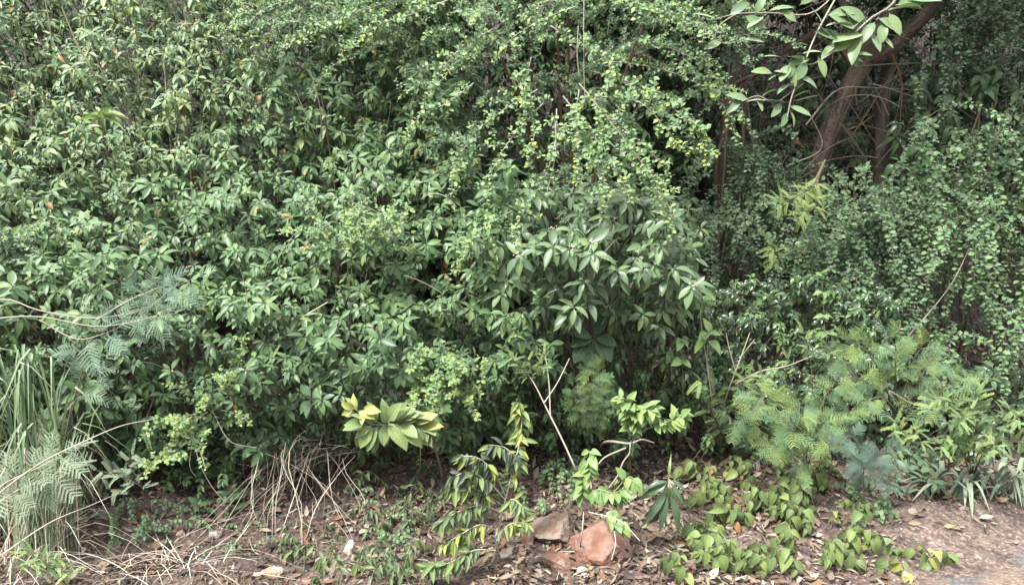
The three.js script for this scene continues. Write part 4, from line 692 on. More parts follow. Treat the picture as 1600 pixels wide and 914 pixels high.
// ------------------------------------------------------------------ saplings and trailing plants in front
function leafyStem(plant, sp, pts, { gap = 0.03, len = [0.06, 0.08], from = 0.2, droop = 0.5, angle = 1.1, pairs = 2, tones = null, mat = M.stemGreen, r0 = 0.003, r1 = 0.0012, hang = 0, name = 'stem', face = 0.7, wild = 0.4 }) {
  const c = curve(pts, 30); plant.stick(name, mat, c, r0, r1, 5);
  let acc = 0, ph = rnd() * 6;
  for (let i = 1; i < c.length; i++) {
    acc += c[i].distanceTo(c[i - 1]); const last = i === c.length - 1; if (i / c.length < from || (acc < gap && !last)) continue; acc = gauss() * gap * 0.2;
    const t = c[i].clone().sub(c[i - 1]).normalize(), s = V().crossVectors(t, Math.abs(t.z) > 0.9 ? UP : OUT).normalize(), b = t.clone().cross(s); ph += 1.57 + gauss() * 0.35;
    const n = last ? pairs + 2 : pairs;
    for (let k = 0; k < n; k++) {
      const a = ph + k / n * 6.283, radial = s.clone().multiplyScalar(Math.cos(a)).addScaledVector(b, Math.sin(a)), th = (last ? 0.6 : angle) + gauss() * 0.2;
      const dir = t.clone().multiplyScalar(Math.cos(th)).addScaledVector(radial, Math.sin(th)).addScaledVector(UP, -droop - hang * rnd()).addScaledVector(OUT, 0.15).addScaledVector(randDir(), wild * 0.6);
      const nor = UP.clone().multiplyScalar(0.8).addScaledVector(OUT, face).addScaledVector(radial, 0.35).addScaledVector(randDir(), wild);
      plant.leaf(sp, c[i].clone(), dir, nor, rr(...len) * (last ? 0.75 : 1), rr(0.88, 1.12), tones ? pick(tones) : null);
    }
  }
}
const S = (pts) => pts.map((a) => (a.isVector3 ? a : at(...a)));
{ // the sapling with the big yellowish leaves
  const f = groundAt(692, 758), pl = new Plant('sapling', 'sapling with a flat spray of large yellow-green ribbed leaves on a bent brown stem', 'sapling', f);
  pl.stick('stem', M.stemBrown, curve(S([f, [688, 730, 3.5], [678, 695, 3.4], [670, 672, 3.32], [640, 668, 3.25], [600, 665, 3.2], [575, 662, 3.18]]), 24), 0.0055, 0.002, 6);
  pl.stick('branch', M.stemGreen, curve(S([[600, 665, 3.2], [570, 650, 3.2], [555, 640, 3.2]]), 8), 0.002, 0.001, 5);
  for (const [x, y, ang, len, tone] of [[575, 664, 150, 42, 0], [578, 664, 120, 52, 1], [588, 665, 95, 50, 2], [597, 664, 75, 46, 0], [606, 664, 60, 46, 1], [616, 664, 70, 40, 2], [625, 664, 45, 44, 0], [632, 664, 60, 44, 1], [640, 666, 50, 40, 2], [650, 668, 60, 36, 0], [660, 668, 40, 34, 1], [582, 660, 215, 40, 1], [590, 660, 240, 40, 0], [604, 660, 300, 44, 0], [610, 660, 330, 44, 1], [620, 660, 320, 42, 0], [632, 660, 345, 46, 1], [642, 662, 330, 44, 3], [652, 664, 350, 42, 0], [662, 666, 10, 34, 3], [600, 662, 265, 36, 0], [568, 662, 190, 36, 2], [665, 668, 60, 30, 2],
    [556, 641, 250, 30, 3], [553, 640, 215, 26, 3], [556, 642, 140, 32, 3], [560, 644, 90, 28, 3], [562, 643, 20, 28, 3], [565, 645, 330, 24, 3]]) {
    for (let twice = 0; twice < 2; twice++) {
    const d = 3.2 + twice * 0.03 + (x - 580) * 0.0009, p = at(x + gauss() * 5, y + gauss() * 3, d), an = (ang + gauss() * 22) * Math.PI / 180, ln = len * rr(0.75, 1.15), q = at(x + Math.cos(an) * ln, y + Math.sin(an) * ln, d - 0.04 + gauss() * 0.04); const dir = q.sub(p), l = dir.length();
    pl.leaf(SP.yellow, p, dir, UP.clone().addScaledVector(OUT, 1.1).addScaledVector(randDir(), 0.6), l * rr(0.78, 0.98), rr(0.9, 1.2), tone);
    }
  }
  const g2 = groundAt(655, 745), p2 = new Plant('sapling', 'slim sapling with a few bright oval leaves above the yellow-leaved spray', 'sapling', g2);
  leafyStem(p2, SP.lime, S([g2, [657, 700, 3.55], [655, 660, 3.45], [652, 615, 3.4]]), { gap: 0.045, len: [0.075, 0.1], from: 0.7, droop: 0.1, tones: [0, 1, 2] });
  leafyStem(p2, SP.lime, S([[656, 670, 3.48], [675, 645, 3.42], [690, 630, 3.4]]), { gap: 0.04, len: [0.07, 0.095], from: 0.4, droop: 0.15, tones: [0, 2, 2] });
}
{ // plant with folded hanging leaves
  const f = groundAt(770, 880), pl = new Plant('drooping_plant', 'spindly plant with folded hanging olive and yellow leaves left of the red rocks', 'plant', f);
  const o = { gap: 0.013, len: [0.055, 0.09], droop: 0.7, hang: 0.5, angle: 1.0, mat: M.stemPale, face: 0.9, pairs: 3, wild: 0.8 };
  leafyStem(pl, SP.hanging, S([f, [785, 800, 3.2], [800, 740, 3.22], [812, 690, 3.26], [815, 650, 3.3], [808, 628, 3.3]]), { ...o, from: 0.35, r0: 0.005, tones: [0, 1, 3, 4] });
  leafyStem(pl, SP.hanging, S([[790, 775, 3.2], [770, 735, 3.16], [745, 715, 3.12], [722, 712, 3.1]]), { ...o, from: 0.25, tones: [0, 2, 2, 5, 3] });
  leafyStem(pl, SP.hanging, S([[785, 790, 3.2], [755, 770, 3.14], [725, 760, 3.1], [700, 765, 3.08]]), { ...o, from: 0.2, tones: [0, 1, 2, 3, 5] });
  leafyStem(pl, SP.hanging, S([[780, 810, 3.18], [800, 780, 3.14], [815, 790, 3.1]]), { ...o, from: 0.3, tones: [1, 3, 0] });
  leafyStem(pl, SP.hanging, S([[778, 830, 3.16], [750, 820, 3.1], [720, 835, 3.06], [695, 850, 3.04]]), { ...o, from: 0.2, tones: [1, 3, 4, 0] });
  leafyStem(pl, SP.hanging, S([[776, 845, 3.14], [795, 820, 3.1], [820, 815, 3.08]]), { ...o, from: 0.3, tones: [1, 0, 3] });
  leafyStem(pl, SP.hanging, S([[774, 860, 3.12], [740, 860, 3.06], [700, 880, 3.02], [670, 885, 3.0]]), { ...o, from: 0.2, tones: [0, 1, 2] });
  leafyStem(pl, SP.hanging, S([[795, 760, 3.22], [810, 725, 3.2], [790, 700, 3.18], [765, 695, 3.16]]), { ...o, from: 0.3, tones: [0, 2, 1, 5] });
  leafyStem(pl, SP.hanging, S([[782, 800, 3.18], [750, 790, 3.12], [715, 800, 3.08], [690, 815, 3.06]]), { ...o, from: 0.25, tones: [2, 0, 2, 1] });
  leafyStem(pl, SP.hanging, S([[788, 780, 3.2], [760, 750, 3.14], [730, 738, 3.1], [708, 745, 3.08]]), { ...o, from: 0.25, tones: [2, 5, 0, 1] });
}
{ // bright saplings round the rocks
  const f = groundAt(905, 800), pl = new Plant('sapling', 'bright green sapling with hanging oval leaves behind the largest red rock', 'sapling', f), o = { gap: 0.018, len: [0.06, 0.09], droop: 0.75, hang: 0.4, tones: [0, 1, 1, 2, 3], pairs: 3 };
  leafyStem(pl, SP.lime, S([f, [908, 770, 3.36], [918, 735, 3.34], [922, 705, 3.34]]), { ...o, from: 0.3 });
  leafyStem(pl, SP.lime, S([[910, 775, 3.36], [935, 765, 3.3], [960, 770, 3.26], [980, 760, 3.26]]), { ...o, from: 0.2 });
  leafyStem(pl, SP.lime, S([[940, 766, 3.3], [958, 800, 3.22], [968, 815, 3.18]]), { ...o, from: 0.4 });
  leafyStem(pl, SP.lime, S([[960, 768, 3.28], [985, 745, 3.26], [995, 755, 3.24]]), { ...o, from: 0.3 });
  const f2 = groundAt(985, 750), p2 = new Plant('sapling', 'sapling with a crown of fresh bright leaves in the middle above the leaf litter', 'sapling', f2);
  leafyStem(p2, SP.lime, S([f2, [985, 710, 3.5], [990, 670, 3.42], [985, 640, 3.38], [972, 622, 3.36]]), { gap: 0.012, len: [0.06, 0.085], droop: 0.45, from: 0.5, pairs: 3, tones: [1, 3, 3, 1], mat: M.stemBrown, r0: 0.004 });
  leafyStem(p2, SP.lime, S([[988, 660, 3.4], [1005, 640, 3.36], [1020, 640, 3.34]]), { gap: 0.012, len: [0.06, 0.085], droop: 0.35, from: 0.2, pairs: 3, tones: [1, 3, 3, 1] });
  leafyStem(p2, SP.lime, S([[988, 680, 3.42], [1025, 665, 3.36], [1055, 655, 3.34], [1068, 650, 3.34]]), { gap: 0.013, len: [0.055, 0.08], droop: 0.4, from: 0.3, pairs: 3, tones: [1, 3, 1, 0] });
  const f3 = groundAt(1040, 820), p3 = new Plant('long_leaf_sapling', 'dark sapling with long narrow drooping leaves right of the red rocks', 'sapling', f3);
  p3.stick('stem', M.stemGreen, curve(S([f3, [1042, 780, 3.32], [1045, 745, 3.3]]), 8), 0.004, 0.002, 5);
  for (const [x, y, ang, len, tone] of [[1044, 752, 160, 40, 0], [1044, 754, 140, 60, 1], [1043, 760, 110, 75, 0], [1044, 760, 95, 90, 1], [1046, 756, 80, 70, 2], [1046, 752, 60, 50, 1], [1046, 750, 30, 40, 0], [1044, 765, 120, 80, 0], [1045, 770, 70, 80, 1], [1043, 772, 100, 70, 0], [1046, 765, 45, 56, 1], [1045, 745, 280, 24, 2]]) { const p = at(x, y, 3.3), q = at(x + Math.cos(ang * Math.PI / 180) * len, y + Math.sin(ang * Math.PI / 180) * len, 3.25), dir = q.sub(p), l = dir.length(); p3.leaf(SP.long, p, dir.addScaledVector(UP, 0.03), UP.clone().multiplyScalar(0.6).addScaledVector(OUT, 0.8).addScaledVector(randDir(), 0.4), l * 0.95, rr(0.75, 1.0), tone); }
  const f4 = groundAt(1115, 680), p4 = new Plant('sapling', 'upright shoot with a few large bright leaves high in front of the glossy shrub', 'sapling', f4);
  leafyStem(p4, SP.lime, S([f4, [1112, 620, 3.75], [1105, 560, 3.65], [1108, 520, 3.6]]), { gap: 0.06, len: [0.09, 0.12], droop: 0.7, from: 0.86, tones: [0, 1, 3], mat: M.stemPale, pairs: 2 });
  const f5 = groundAt(1070, 690), p5 = new Plant('sapling', 'thin shoot with hanging mid-green leaves right of the hollow', 'sapling', f5);
  leafyStem(p5, SP.lime, S([f5, [1068, 620, 3.8], [1066, 540, 3.7], [1068, 460, 3.65], [1070, 420, 3.62]]), { gap: 0.1, len: [0.065, 0.09], droop: 0.75, from: 0.4, tones: [2, 2, 0], mat: M.stemBrown, pairs: 4 });
  const f6 = groundAt(1300, 700), p6 = new Plant('sapling', 'thin shoot with glossy new leaves in front of the dark curtain on the right', 'sapling', f6);
  leafyStem(p6, SP.lime, S([f6, [1298, 600, 3.95], [1290, 520, 3.9], [1285, 430, 3.9]]), { gap: 0.09, len: [0.05, 0.07], droop: 0.5, from: 0.5, tones: [2, 0], mat: M.stemBrown, pairs: 4 });
}
{ // the large ribbed leaves in the hollow
  const f = groundAt(925, 690), pl = new Plant('ribbed_leaf_plant', 'plant with a rosette of big dark ribbed leaves inside the dark hollow', 'plant', f);
  pl.stick('stem', M.stemGreen, curve(S([f, [928, 620, 3.8], [926, 530, 3.76]]), 8), 0.006, 0.004, 6);
  for (const [x, y, ang, len] of [[926, 526, 200, 46], [924, 528, 130, 52], [928, 530, 95, 58], [930, 528, 50, 50], [928, 522, 300, 40], [926, 524, 160, 40], [930, 526, 15, 40]]) { const p = at(x, y, 3.76), q = at(x + Math.cos(ang * Math.PI / 180) * len, y + Math.sin(ang * Math.PI / 180) * len, 3.68); const dir = q.sub(p), l = dir.length(); pl.leaf(SP.ribbed, p, dir, UP.clone().multiplyScalar(1.0).addScaledVector(OUT, 0.9).addScaledVector(randDir(), 0.2), l * 0.92, rr(0.9, 1.1)); }
}
{ // lime sprout of narrow leaves in the pale shrub
  const f = at(160, 215, 3.9), pl = new Plant('lime_sprout', 'star-shaped sprout of narrow lime leaves high in the pale left shrubs', 'sprout', f);
  pl.stick('stem', M.stemGreen, curve(S([f, [160, 200, 3.75], [160, 184, 3.62]]), 6), 0.003, 0.002, 5);
  for (const [ang, len] of [[185, 56], [165, 40], [250, 22], [330, 40], [10, 34], [300, 30], [350, 44], [200, 36]]) { const p = at(160, 184, 3.62), q = at(160 + Math.cos(ang * Math.PI / 180) * len, 184 + Math.sin(ang * Math.PI / 180) * len, 3.55), dir = q.sub(p), l = dir.length(); pl.leaf(SP.lime, p, dir, UP.clone().addScaledVector(OUT, 0.5).addScaledVector(randDir(), 0.3), l * 0.9, 0.36, 3); }
}
// trailing plants that cover the ground
function trailing(label, spots, sp, opt, height = 0.12) {
  const c = groundAt(...spots[0]), pl = new Plant('trailing_plant', label, 'creeper', c, 'trailing ground plants');
  for (const [x, y] of spots) {
    const g = groundAt(x, y), a = rr(0, 6.28), e = g.clone().add(V(Math.cos(a) * rr(0.08, 0.2), 0, Math.sin(a) * rr(0.05, 0.14))); e.y = groundHeight(e.x, e.z) + height * rr(0.4, 1);
    leafyStem(pl, sp, [g.clone().add(V(0, -0.01, 0)), g.clone().lerp(e, 0.45).add(V(0, height * rr(0.6, 1.1), 0)), e], { gap: 0.03, len: [0.038, 0.1], droop: 0.8, hang: 0.6, face: 1.0, from: 0.15, mat: M.stemBrown, r0: 0.0022, ...opt });
  }
  return pl;
}
const scatterIn = (poly, n) => { const o = [], xs = poly.map((p) => p[0]), ys = poly.map((p) => p[1]); for (let k = 0; k < 5000 && o.length < n; k++) { const x = rr(Math.min(...xs), Math.max(...xs)), y = rr(Math.min(...ys), Math.max(...ys)); if (inside(poly, x, y) && o.every(([a, b]) => Math.hypot(a - x, (b - y) * 1.5) > 15)) o.push([x, y]); } return o; };
const CT = [0, 0, 1, 1, 2, 2, 3];
trailing('yellow-green creeper running uphill beside the dark long-leaved sapling', scatterIn([[1075, 745], [1150, 740], [1200, 770], [1195, 830], [1120, 850], [1070, 810]], 12), SP.creeper, { tones: [...CT, ...CT, 4, 5] });
trailing('yellow-green creeper at the bottom edge right of the largest red rock', scatterIn([[1030, 860], [1110, 850], [1200, 860], [1210, 912], [1060, 914]], 11), SP.creeper, { tones: CT });
trailing('dense yellow-green creeper beside the bare soil on the right', scatterIn([[1180, 780], [1280, 770], [1340, 830], [1340, 880], [1250, 912], [1190, 880]], 18), SP.creeper, { tones: CT });
trailing('small trailing plant on the bare soil near the road', scatterIn([[1400, 870], [1450, 850], [1470, 890], [1420, 905]], 4), SP.creeper, { tones: [1, 2, 0, 4] }, 0.07);
trailing('dull green seedlings in the litter below the yellow-leaved sapling', scatterIn([[540, 760], [600, 750], [690, 770], [700, 830], [600, 850], [530, 810]], 16), SP.hanging, { tones: [2, 2, 0], len: [0.04, 0.065], gap: 0.035 }, 0.09);
trailing('dull green seedlings at the bottom edge left of the drooping plant', scatterIn([[500, 870], [600, 860], [650, 880], [650, 914], [490, 914]], 12), SP.hanging, { tones: [2, 2, 0, 1], len: [0.045, 0.07], gap: 0.035 }, 0.1);
trailing('small dull seedlings between the dry grass and the litter at the bottom', scatterIn([[430, 840], [500, 830], [520, 890], [440, 905]], 7), SP.hanging, { tones: [2, 0], len: [0.035, 0.055], gap: 0.035 }, 0.08);
trailing('small leafy weeds on the dark earth in the lower left', scatterIn([[170, 820], [240, 800], [265, 850], [190, 870]], 12), SP.small, { tones: [6, 2, 0], len: [0.018, 0.03], gap: 0.016, pairs: 3 }, 0.08);
trailing('low weeds at the foot of the tall feathery bush beside the bare soil', scatterIn([[1330, 780], [1400, 760], [1420, 810], [1350, 830]], 10), SP.small, { tones: [2, 0, 1, 3], len: [0.025, 0.04], gap: 0.02, pairs: 3 }, 0.08);
trailing('low broad seedlings on the red earth left of the dry grass', [[310, 815], [325, 805], [370, 790], [385, 795], [160, 760]], SP.shrub, { tones: [0, 1, 3], len: [0.05, 0.075], gap: 0.03, pairs: 3, droop: 0.2, hang: 0.1 }, 0.06);
trailing('low leaves below the bright-crowned sapling in the middle', scatterIn([[850, 690], [960, 690], [960, 740], [850, 740]], 9), SP.shade, { tones: [2, 3], len: [0.035, 0.055], gap: 0.025 }, 0.1);
trailing('small green weeds under the feathery bushes', scatterIn([[1080, 690], [1200, 700], [1330, 740], [1300, 770], [1180, 740], [1090, 720]], 16), SP.creeper, { tones: [2, 2, 0], len: [0.035, 0.06], gap: 0.03 }, 0.1);
trailing('rounded pale leaves at the foot of the fresh yellow-green bush', [[1415, 745], [1430, 740], [1450, 735], [1440, 755]], SP.bigpale, { tones: [2, 0], len: [0.07, 0.09], gap: 0.05, droop: 0.2 }, 0.12);
trailing('leafy weeds on the shaded slope behind the yellow-leaved sapling', scatterIn([[560, 705], [680, 700], [760, 710], [750, 760], [640, 755], [560, 745]], 16), SP.hanging, { tones: [2, 2, 0], len: [0.03, 0.055], gap: 0.03, pairs: 3 }, 0.13);
trailing('thin weeds between the drooping plant and the red rocks', scatterIn([[820, 740], [890, 740], [900, 800], [830, 810]], 9), SP.small, { tones: [2, 0, 1, 3], len: [0.02, 0.036], gap: 0.02, pairs: 3 }, 0.12);
trailing('sparse seedlings in the litter above the largest red rock', scatterIn([[930, 760], [1020, 740], [1010, 800], [960, 810]], 5), SP.creeper, { tones: [2, 0], len: [0.03, 0.05], gap: 0.03 }, 0.07);
trailing('young shoots of the broad-leaved kind along the foot of the left shrubs', scatterIn([[210, 735], [330, 755], [430, 725], [500, 715], [500, 745], [420, 765], [330, 790], [220, 775]], 14), SP.shrub, { tones: [0, 1, 3], len: [0.035, 0.065], gap: 0.03, pairs: 3, droop: 0.25, hang: 0.2 }, 0.16);
trailing('young shoots along the foot of the middle shrubs, left of the bare forked stem', scatterIn([[690, 700], [850, 670], [870, 720], [800, 740], [700, 735]], 12), SP.shrub, { tones: [0, 1, 3], len: [0.035, 0.06], gap: 0.03, pairs: 3, droop: 0.25, hang: 0.2 }, 0.18);
trailing('tiny weeds dotted over the litter in the bottom middle', scatterIn([[560, 780], [680, 790], [680, 900], [560, 900]], 14), SP.small, { tones: [2, 0, 1, 3], len: [0.016, 0.03], gap: 0.018, pairs: 3 }, 0.06);
trailing('tiny weeds dotted over the earth left of the dry straw tuft', scatterIn([[260, 790], [400, 780], [420, 880], [280, 880]], 12), SP.small, { tones: [2, 0, 1], len: [0.014, 0.026], gap: 0.018, pairs: 3 }, 0.05);
// ------------------------------------------------------------------ grasses and strap leaves: every blade is a part of its own
function blade(pts, w0, fold = 0.25) {
  const c = curve(pts, 9), pos = [], uv = [], idx = [];
  c.forEach((p, i) => {
    const f = i / 9, t = c[Math.min(9, i + 1)].clone().sub(c[Math.max(0, i - 1)]).normalize(); let s = V().crossVectors(t, UP); if (s.lengthSq() < 0.01) s = V(1, 0, 0.2); s.normalize();
    const n = V().crossVectors(s, t).normalize(), w = w0 * Math.pow(Math.sin(Math.PI * (0.14 + 0.86 * f)), 0.6) * 0.5 + 0.0003;
    for (const [k, u] of [[-1, 0], [0, 0.5], [1, 1]]) { const q = p.clone().addScaledVector(s, k * w).addScaledVector(n, Math.abs(k) * w * fold * 2); pos.push(q.x, q.y, q.z); uv.push(u, f); }
  });
  for (let i = 0; i < 9; i++) for (let k = 0; k < 2; k++) { const a = i * 3 + k, b = a + 3; idx.push(a, b, a + 1, a + 1, b, b + 1); }
  return buffer(pos, uv, idx);
}
const GRASS = [[0.085, 0.145, 0.058], [0.11, 0.17, 0.065], [0.075, 0.125, 0.052], [0.14, 0.185, 0.08]].map((c) => leafy(c, 0.3, 0.3));
const STRAP = [[0.12, 0.17, 0.10], [0.16, 0.205, 0.13], [0.09, 0.14, 0.085], [0.22, 0.255, 0.18]].map((c) => leafy(c, 0.25, 0.35));
function tuft(name, label, category, foot, list, group) { // list of [n, {reach, height, width, materials, base spread, lean}]
  const root = thing(name, label, category, foot, group);
  for (const [n, o] of list) for (let k = 0; k < n; k++) {
    const a = rr(0, 6.283), r = o.reach[0] + (o.reach[1] - o.reach[0]) * rnd(), h = rr(...o.height), b = V(gauss() * o.base, 0, gauss() * o.base * 0.6), lean = o.lean ?? [0, 0];
    b.y = groundHeight(foot.x + b.x, foot.z + b.z) - foot.y - 0.01;
    const out = V(Math.cos(a) * r + lean[0] * h, 0, Math.sin(a) * r * 0.8 + lean[1] * h), tip = b.clone().add(out).add(V(0, h * (o.fall ?? 0.8), 0));
    tip.y = Math.max(tip.y, groundHeight(foot.x + tip.x, foot.z + tip.z) - foot.y + 0.01);
    part(o.part ?? 'blade', blade([b, b.clone().addScaledVector(out, 0.16).add(V(0, h * 0.55, 0)), b.clone().addScaledVector(out, 0.5).add(V(0, h, 0)), tip], rr(...o.width)), pick(o.mats), root);
  }
  return root;
}
const strawMix = [M.straw, M.straw, M.strawPale, M.strawBrown], TUFT = 'grass tufts';
tuft('tall_grass_tuft', 'tall arching grey-green grass with a straw-brown foot at the left edge', 'grass', groundAt(70, 868), [
  [58, { reach: [0.1, 0.6], height: [0.4, 1.02], width: [0.006, 0.014], mats: GRASS, base: 0.12, fall: 0.75 }],
  [80, { reach: [0.05, 0.45], height: [0.2, 0.65], width: [0.002, 0.0045], mats: strawMix, base: 0.12, fall: 0.6, part: 'dry_blade' }]], TUFT);
tuft('tall_grass_tuft', 'grey-green grass half cut off by the left edge of the view', 'grass', groundAt(-30, 850), [
  [44, { reach: [0.1, 0.6], height: [0.45, 1.05], width: [0.006, 0.014], mats: GRASS, base: 0.12, fall: 0.85 }],
  [35, { reach: [0.05, 0.5], height: [0.2, 0.5], width: [0.002, 0.0045], mats: strawMix, base: 0.12, fall: 0.5, part: 'dry_blade' }]], TUFT);
tuft('tall_grass_tuft', 'thin grass tuft leaning against the low dark shrub behind the tall grass', 'grass', groundAt(120, 800), [
  [55, { reach: [0.04, 0.24], height: [0.35, 0.7], width: [0.005, 0.010], mats: GRASS, base: 0.07, fall: 0.9 }],
  [30, { reach: [0.04, 0.3], height: [0.15, 0.5], width: [0.002, 0.004], mats: strawMix, base: 0.08, fall: 0.6, part: 'dry_blade' }]], TUFT);
const dryTuft = tuft('dry_grass_tuft', 'pale dry straw tuft falling towards the viewer below the shrubs', 'grass', groundAt(490, 735), [
  [14, { reach: [0.04, 0.2], height: [0.3, 0.5], width: [0.008, 0.013], mats: GRASS, base: 0.05, fall: 0.5, lean: [0.1, 0.3] }]], TUFT);
for (let k = 0; k < 95; k++) { // straw that arches out of the shrubs and falls onto the earth
  const a = at(475 + gauss() * 85, 700 + gauss() * 22, rr(3.6, 3.95)), e = groundAt(430 + gauss() * 130, 785 + gauss() * 85), top = a.clone().lerp(e, 0.3).add(V(gauss() * 0.05, rr(0.02, 0.12), 0)), low = a.clone().lerp(e, 0.75).add(V(gauss() * 0.04, rr(0.02, 0.08), 0)); e.y += 0.01;
  part('dry_blade', blade([groundAt(500 + gauss() * 20, 738), a, top, low, e].slice(k % 3 ? 1 : 0).map((p) => p.clone().sub(dryTuft.position)), rr(0.0016, 0.0038)), pick(strawMix), dryTuft);
}
tuft('grass_blade_clump', 'a few broad blue-green grass blades hanging beside the yellow-leaved sapling', 'grass', groundAt(535, 715), [
  [10, { reach: [0.03, 0.12], height: [0.2, 0.32], width: [0.012, 0.017], mats: STRAP, base: 0.03, fall: -0.1, lean: [-0.1, 0.4] }]], TUFT);
tuft('grass_blade_clump', 'a few tall thin blades standing below the ribbed leaves of the hollow', 'grass', groundAt(895, 700), [
  [9, { reach: [0.03, 0.14], height: [0.3, 0.52], width: [0.006, 0.010], mats: [GRASS[1], GRASS[3]], base: 0.03, fall: 0.8 }]], TUFT);
tuft('straw_heap', 'flattened pale dry straw on the earth at the bottom left', 'straw', groundAt(250, 890), [
  [60, { reach: [0.15, 0.6], height: [0.02, 0.08], width: [0.002, 0.0042], mats: strawMix, base: 0.2, fall: 0.0, lean: [0.4, 0], part: 'dry_blade' }]], TUFT);
tuft('straw_heap', 'dry straw lying at the bottom left corner under the tall grass', 'straw', groundAt(20, 900), [
  [60, { reach: [0.15, 0.55], height: [0.03, 0.22], width: [0.002, 0.0045], mats: strawMix, base: 0.16, fall: 0.1, lean: [0.5, 0.3], part: 'dry_blade' }]], TUFT);
tuft('strap_leaf_plant', 'grey strap-leaved plant lying on the litter in the lower right', 'plant', groundAt(1490, 775), [[26, { reach: [0.1, 0.3], height: [0.06, 0.16], width: [0.022, 0.034], mats: STRAP, base: 0.12, fall: -0.1 }]], 'strap-leaved plants');
tuft('strap_leaf_plant', 'grey strap-leaved plant at the right edge below the fresh yellow-green bush', 'plant', groundAt(1580, 775), [[26, { reach: [0.1, 0.32], height: [0.08, 0.2], width: [0.022, 0.034], mats: STRAP, base: 0.12, fall: -0.1 }]], 'strap-leaved plants');
tuft('strap_leaf_plant', 'strap-leaved plant with pale curled blades above the fresh yellow-green bush', 'plant', at(1545, 650, 4.2), [[16, { reach: [0.1, 0.28], height: [0.2, 0.36], width: [0.02, 0.03], mats: STRAP, base: 0.05, fall: 0.2 }]], 'strap-leaved plants');
tuft('strap_leaf_plant', 'dark strap-leaved plant hanging in the gap under the paler curtain', 'plant', at(1530, 560, 4.4), [[18, { reach: [0.12, 0.3], height: [0.1, 0.3], width: [0.022, 0.032], mats: [STRAP[0], STRAP[2], STRAP[2]], base: 0.05, fall: -0.8 }]], 'strap-leaved plants');
// ------------------------------------------------------------------ bare stems, fallen sticks
const sticks = 'bare stems and fallen sticks';
function stick(name, label, lists, mat, r0, r1) {
  const o = thing(name, label, 'stick', (lists[0][0].isVector3 ? lists[0][0] : at(...lists[0][0])).clone(), sticks);
  for (const l of lists) part('stem', tube(curve(l.map((a) => (a.isVector3 ? a : at(...a))), 18).map((p) => p.clone().sub(o.position)), r0 * (l === lists[0] ? 1 : 0.6), r1, 6), mat, o);
}
stick('bare_stem', 'pale forked bare stem standing left of the hollow', [[groundAt(906, 770), [900, 735, 3.42], [880, 690, 3.44], [855, 640, 3.48], [835, 600, 3.52], [825, 585, 3.54]], [[860, 650, 3.47], [858, 600, 3.5], [850, 540, 3.55]], [[850, 630, 3.48], [870, 600, 3.5], [890, 560, 3.56]]], M.stemPale, 0.0058, 0.002);
stick('bare_stem', 'grey forked bare stem in front of the glossy shrub', [[groundAt(1130, 690), [1135, 620, 3.8], [1150, 580, 3.74], [1165, 540, 3.7], [1172, 520, 3.7]], [[1150, 580, 3.74], [1140, 545, 3.72], [1135, 520, 3.72]], [[1160, 555, 3.72], [1180, 530, 3.7]]], M.stemPale, 0.004, 0.0015);
stick('bare_stem', 'thin upright bare stem just left of the upright shoot with large leaves', [[groundAt(1118, 690), [1112, 600, 3.72], [1102, 550, 3.7], [1094, 490, 3.7]]], M.stemGrey, 0.0035, 0.002);
stick('fallen_branch', 'brown forked fallen branch on the litter below the bright-crowned sapling', [[groundAt(935, 700), [958, 690, 3.6], [985, 693, 3.56], [1003, 687, 3.58], [1022, 692, 3.62]], [[985, 692, 3.56], [984, 708, 3.48], [974, 722, 3.44], [966, 742, 3.38], [952, 762, 3.34]], [[978, 700, 3.5], [945, 715, 3.46], [935, 725, 3.44]]], M.stemGrey, 0.008, 0.003);
stick('bare_stem', 'brown curved bare stem crossing the dark foliage under the glossy shrub', [[[1150, 600, 4.0], [1190, 580, 3.9], [1230, 572, 3.85], [1270, 556, 3.8]]], M.stemGrey, 0.006, 0.002);
stick('fallen_branch', 'long thin stem arching from the tall grass to the low dark shrub', [[[-40, 800, 3.05], [60, 725, 3.1], [130, 690, 3.15], [190, 665, 3.25], [240, 655, 3.35]]], M.stemPale, 0.004, 0.0015);
stick('fallen_branch', 'thin dry stem sloping over the dark earth from the bottom left corner', [[[0, 868, 3.0], [80, 815, 3.1], [140, 790, 3.2], [185, 770, 3.3]]], M.stemPale, 0.0035, 0.0015);
stick('bare_stem', 'thin bent stems of the trailing shoot over the red earth', [[[300, 670, 3.5], [310, 720, 3.45], [330, 760, 3.45], [352, 785, 3.45]], [[300, 690, 3.5], [296, 730, 3.46], [305, 745, 3.44]], [[330, 640, 3.5], [360, 690, 3.42], [400, 700, 3.42]]], M.stemGrey, 0.0022, 0.0012);
stick('bare_stem', 'long thin straight stem slanting through the right curtain', [[[1420, 525, 4.15], [1460, 480, 4.15], [1490, 440, 4.2], [1515, 390, 4.2]]], M.stemGrey, 0.004, 0.002);
stick('bare_stem', 'thin dark stem crossing in front of the tall feathery bush', [[[1390, 610, 3.7], [1430, 632, 3.68], [1480, 642, 3.66]]], M.stemGrey, 0.0025, 0.0015);
stick('bare_stem', 'slender twig hanging under the curtain, right of the glossy shrub', [[[1408, 500, 4.0], [1406, 515, 4.0], [1400, 520, 4.0], [1382, 530, 4.0]], [[1408, 515, 4.0], [1390, 500, 4.05]]], M.stemRed, 0.004, 0.0015);
stick('bare_stem', 'pale twig slanting behind the drooping whorls in the middle', [[[460, 502, 3.6], [490, 485, 3.52], [512, 472, 3.48]]], M.stemPale, 0.004, 0.003);
stick('bare_stem', 'two brown upright stems in the upper part of the broad-leaved shrubs', [[[502, 220, 3.9], [500, 170, 3.86], [485, 115, 3.86], [478, 108, 3.9]], [[495, 218, 3.9], [478, 180, 3.88], [460, 140, 3.9]]], M.stemBrown, 0.0035, 0.002);
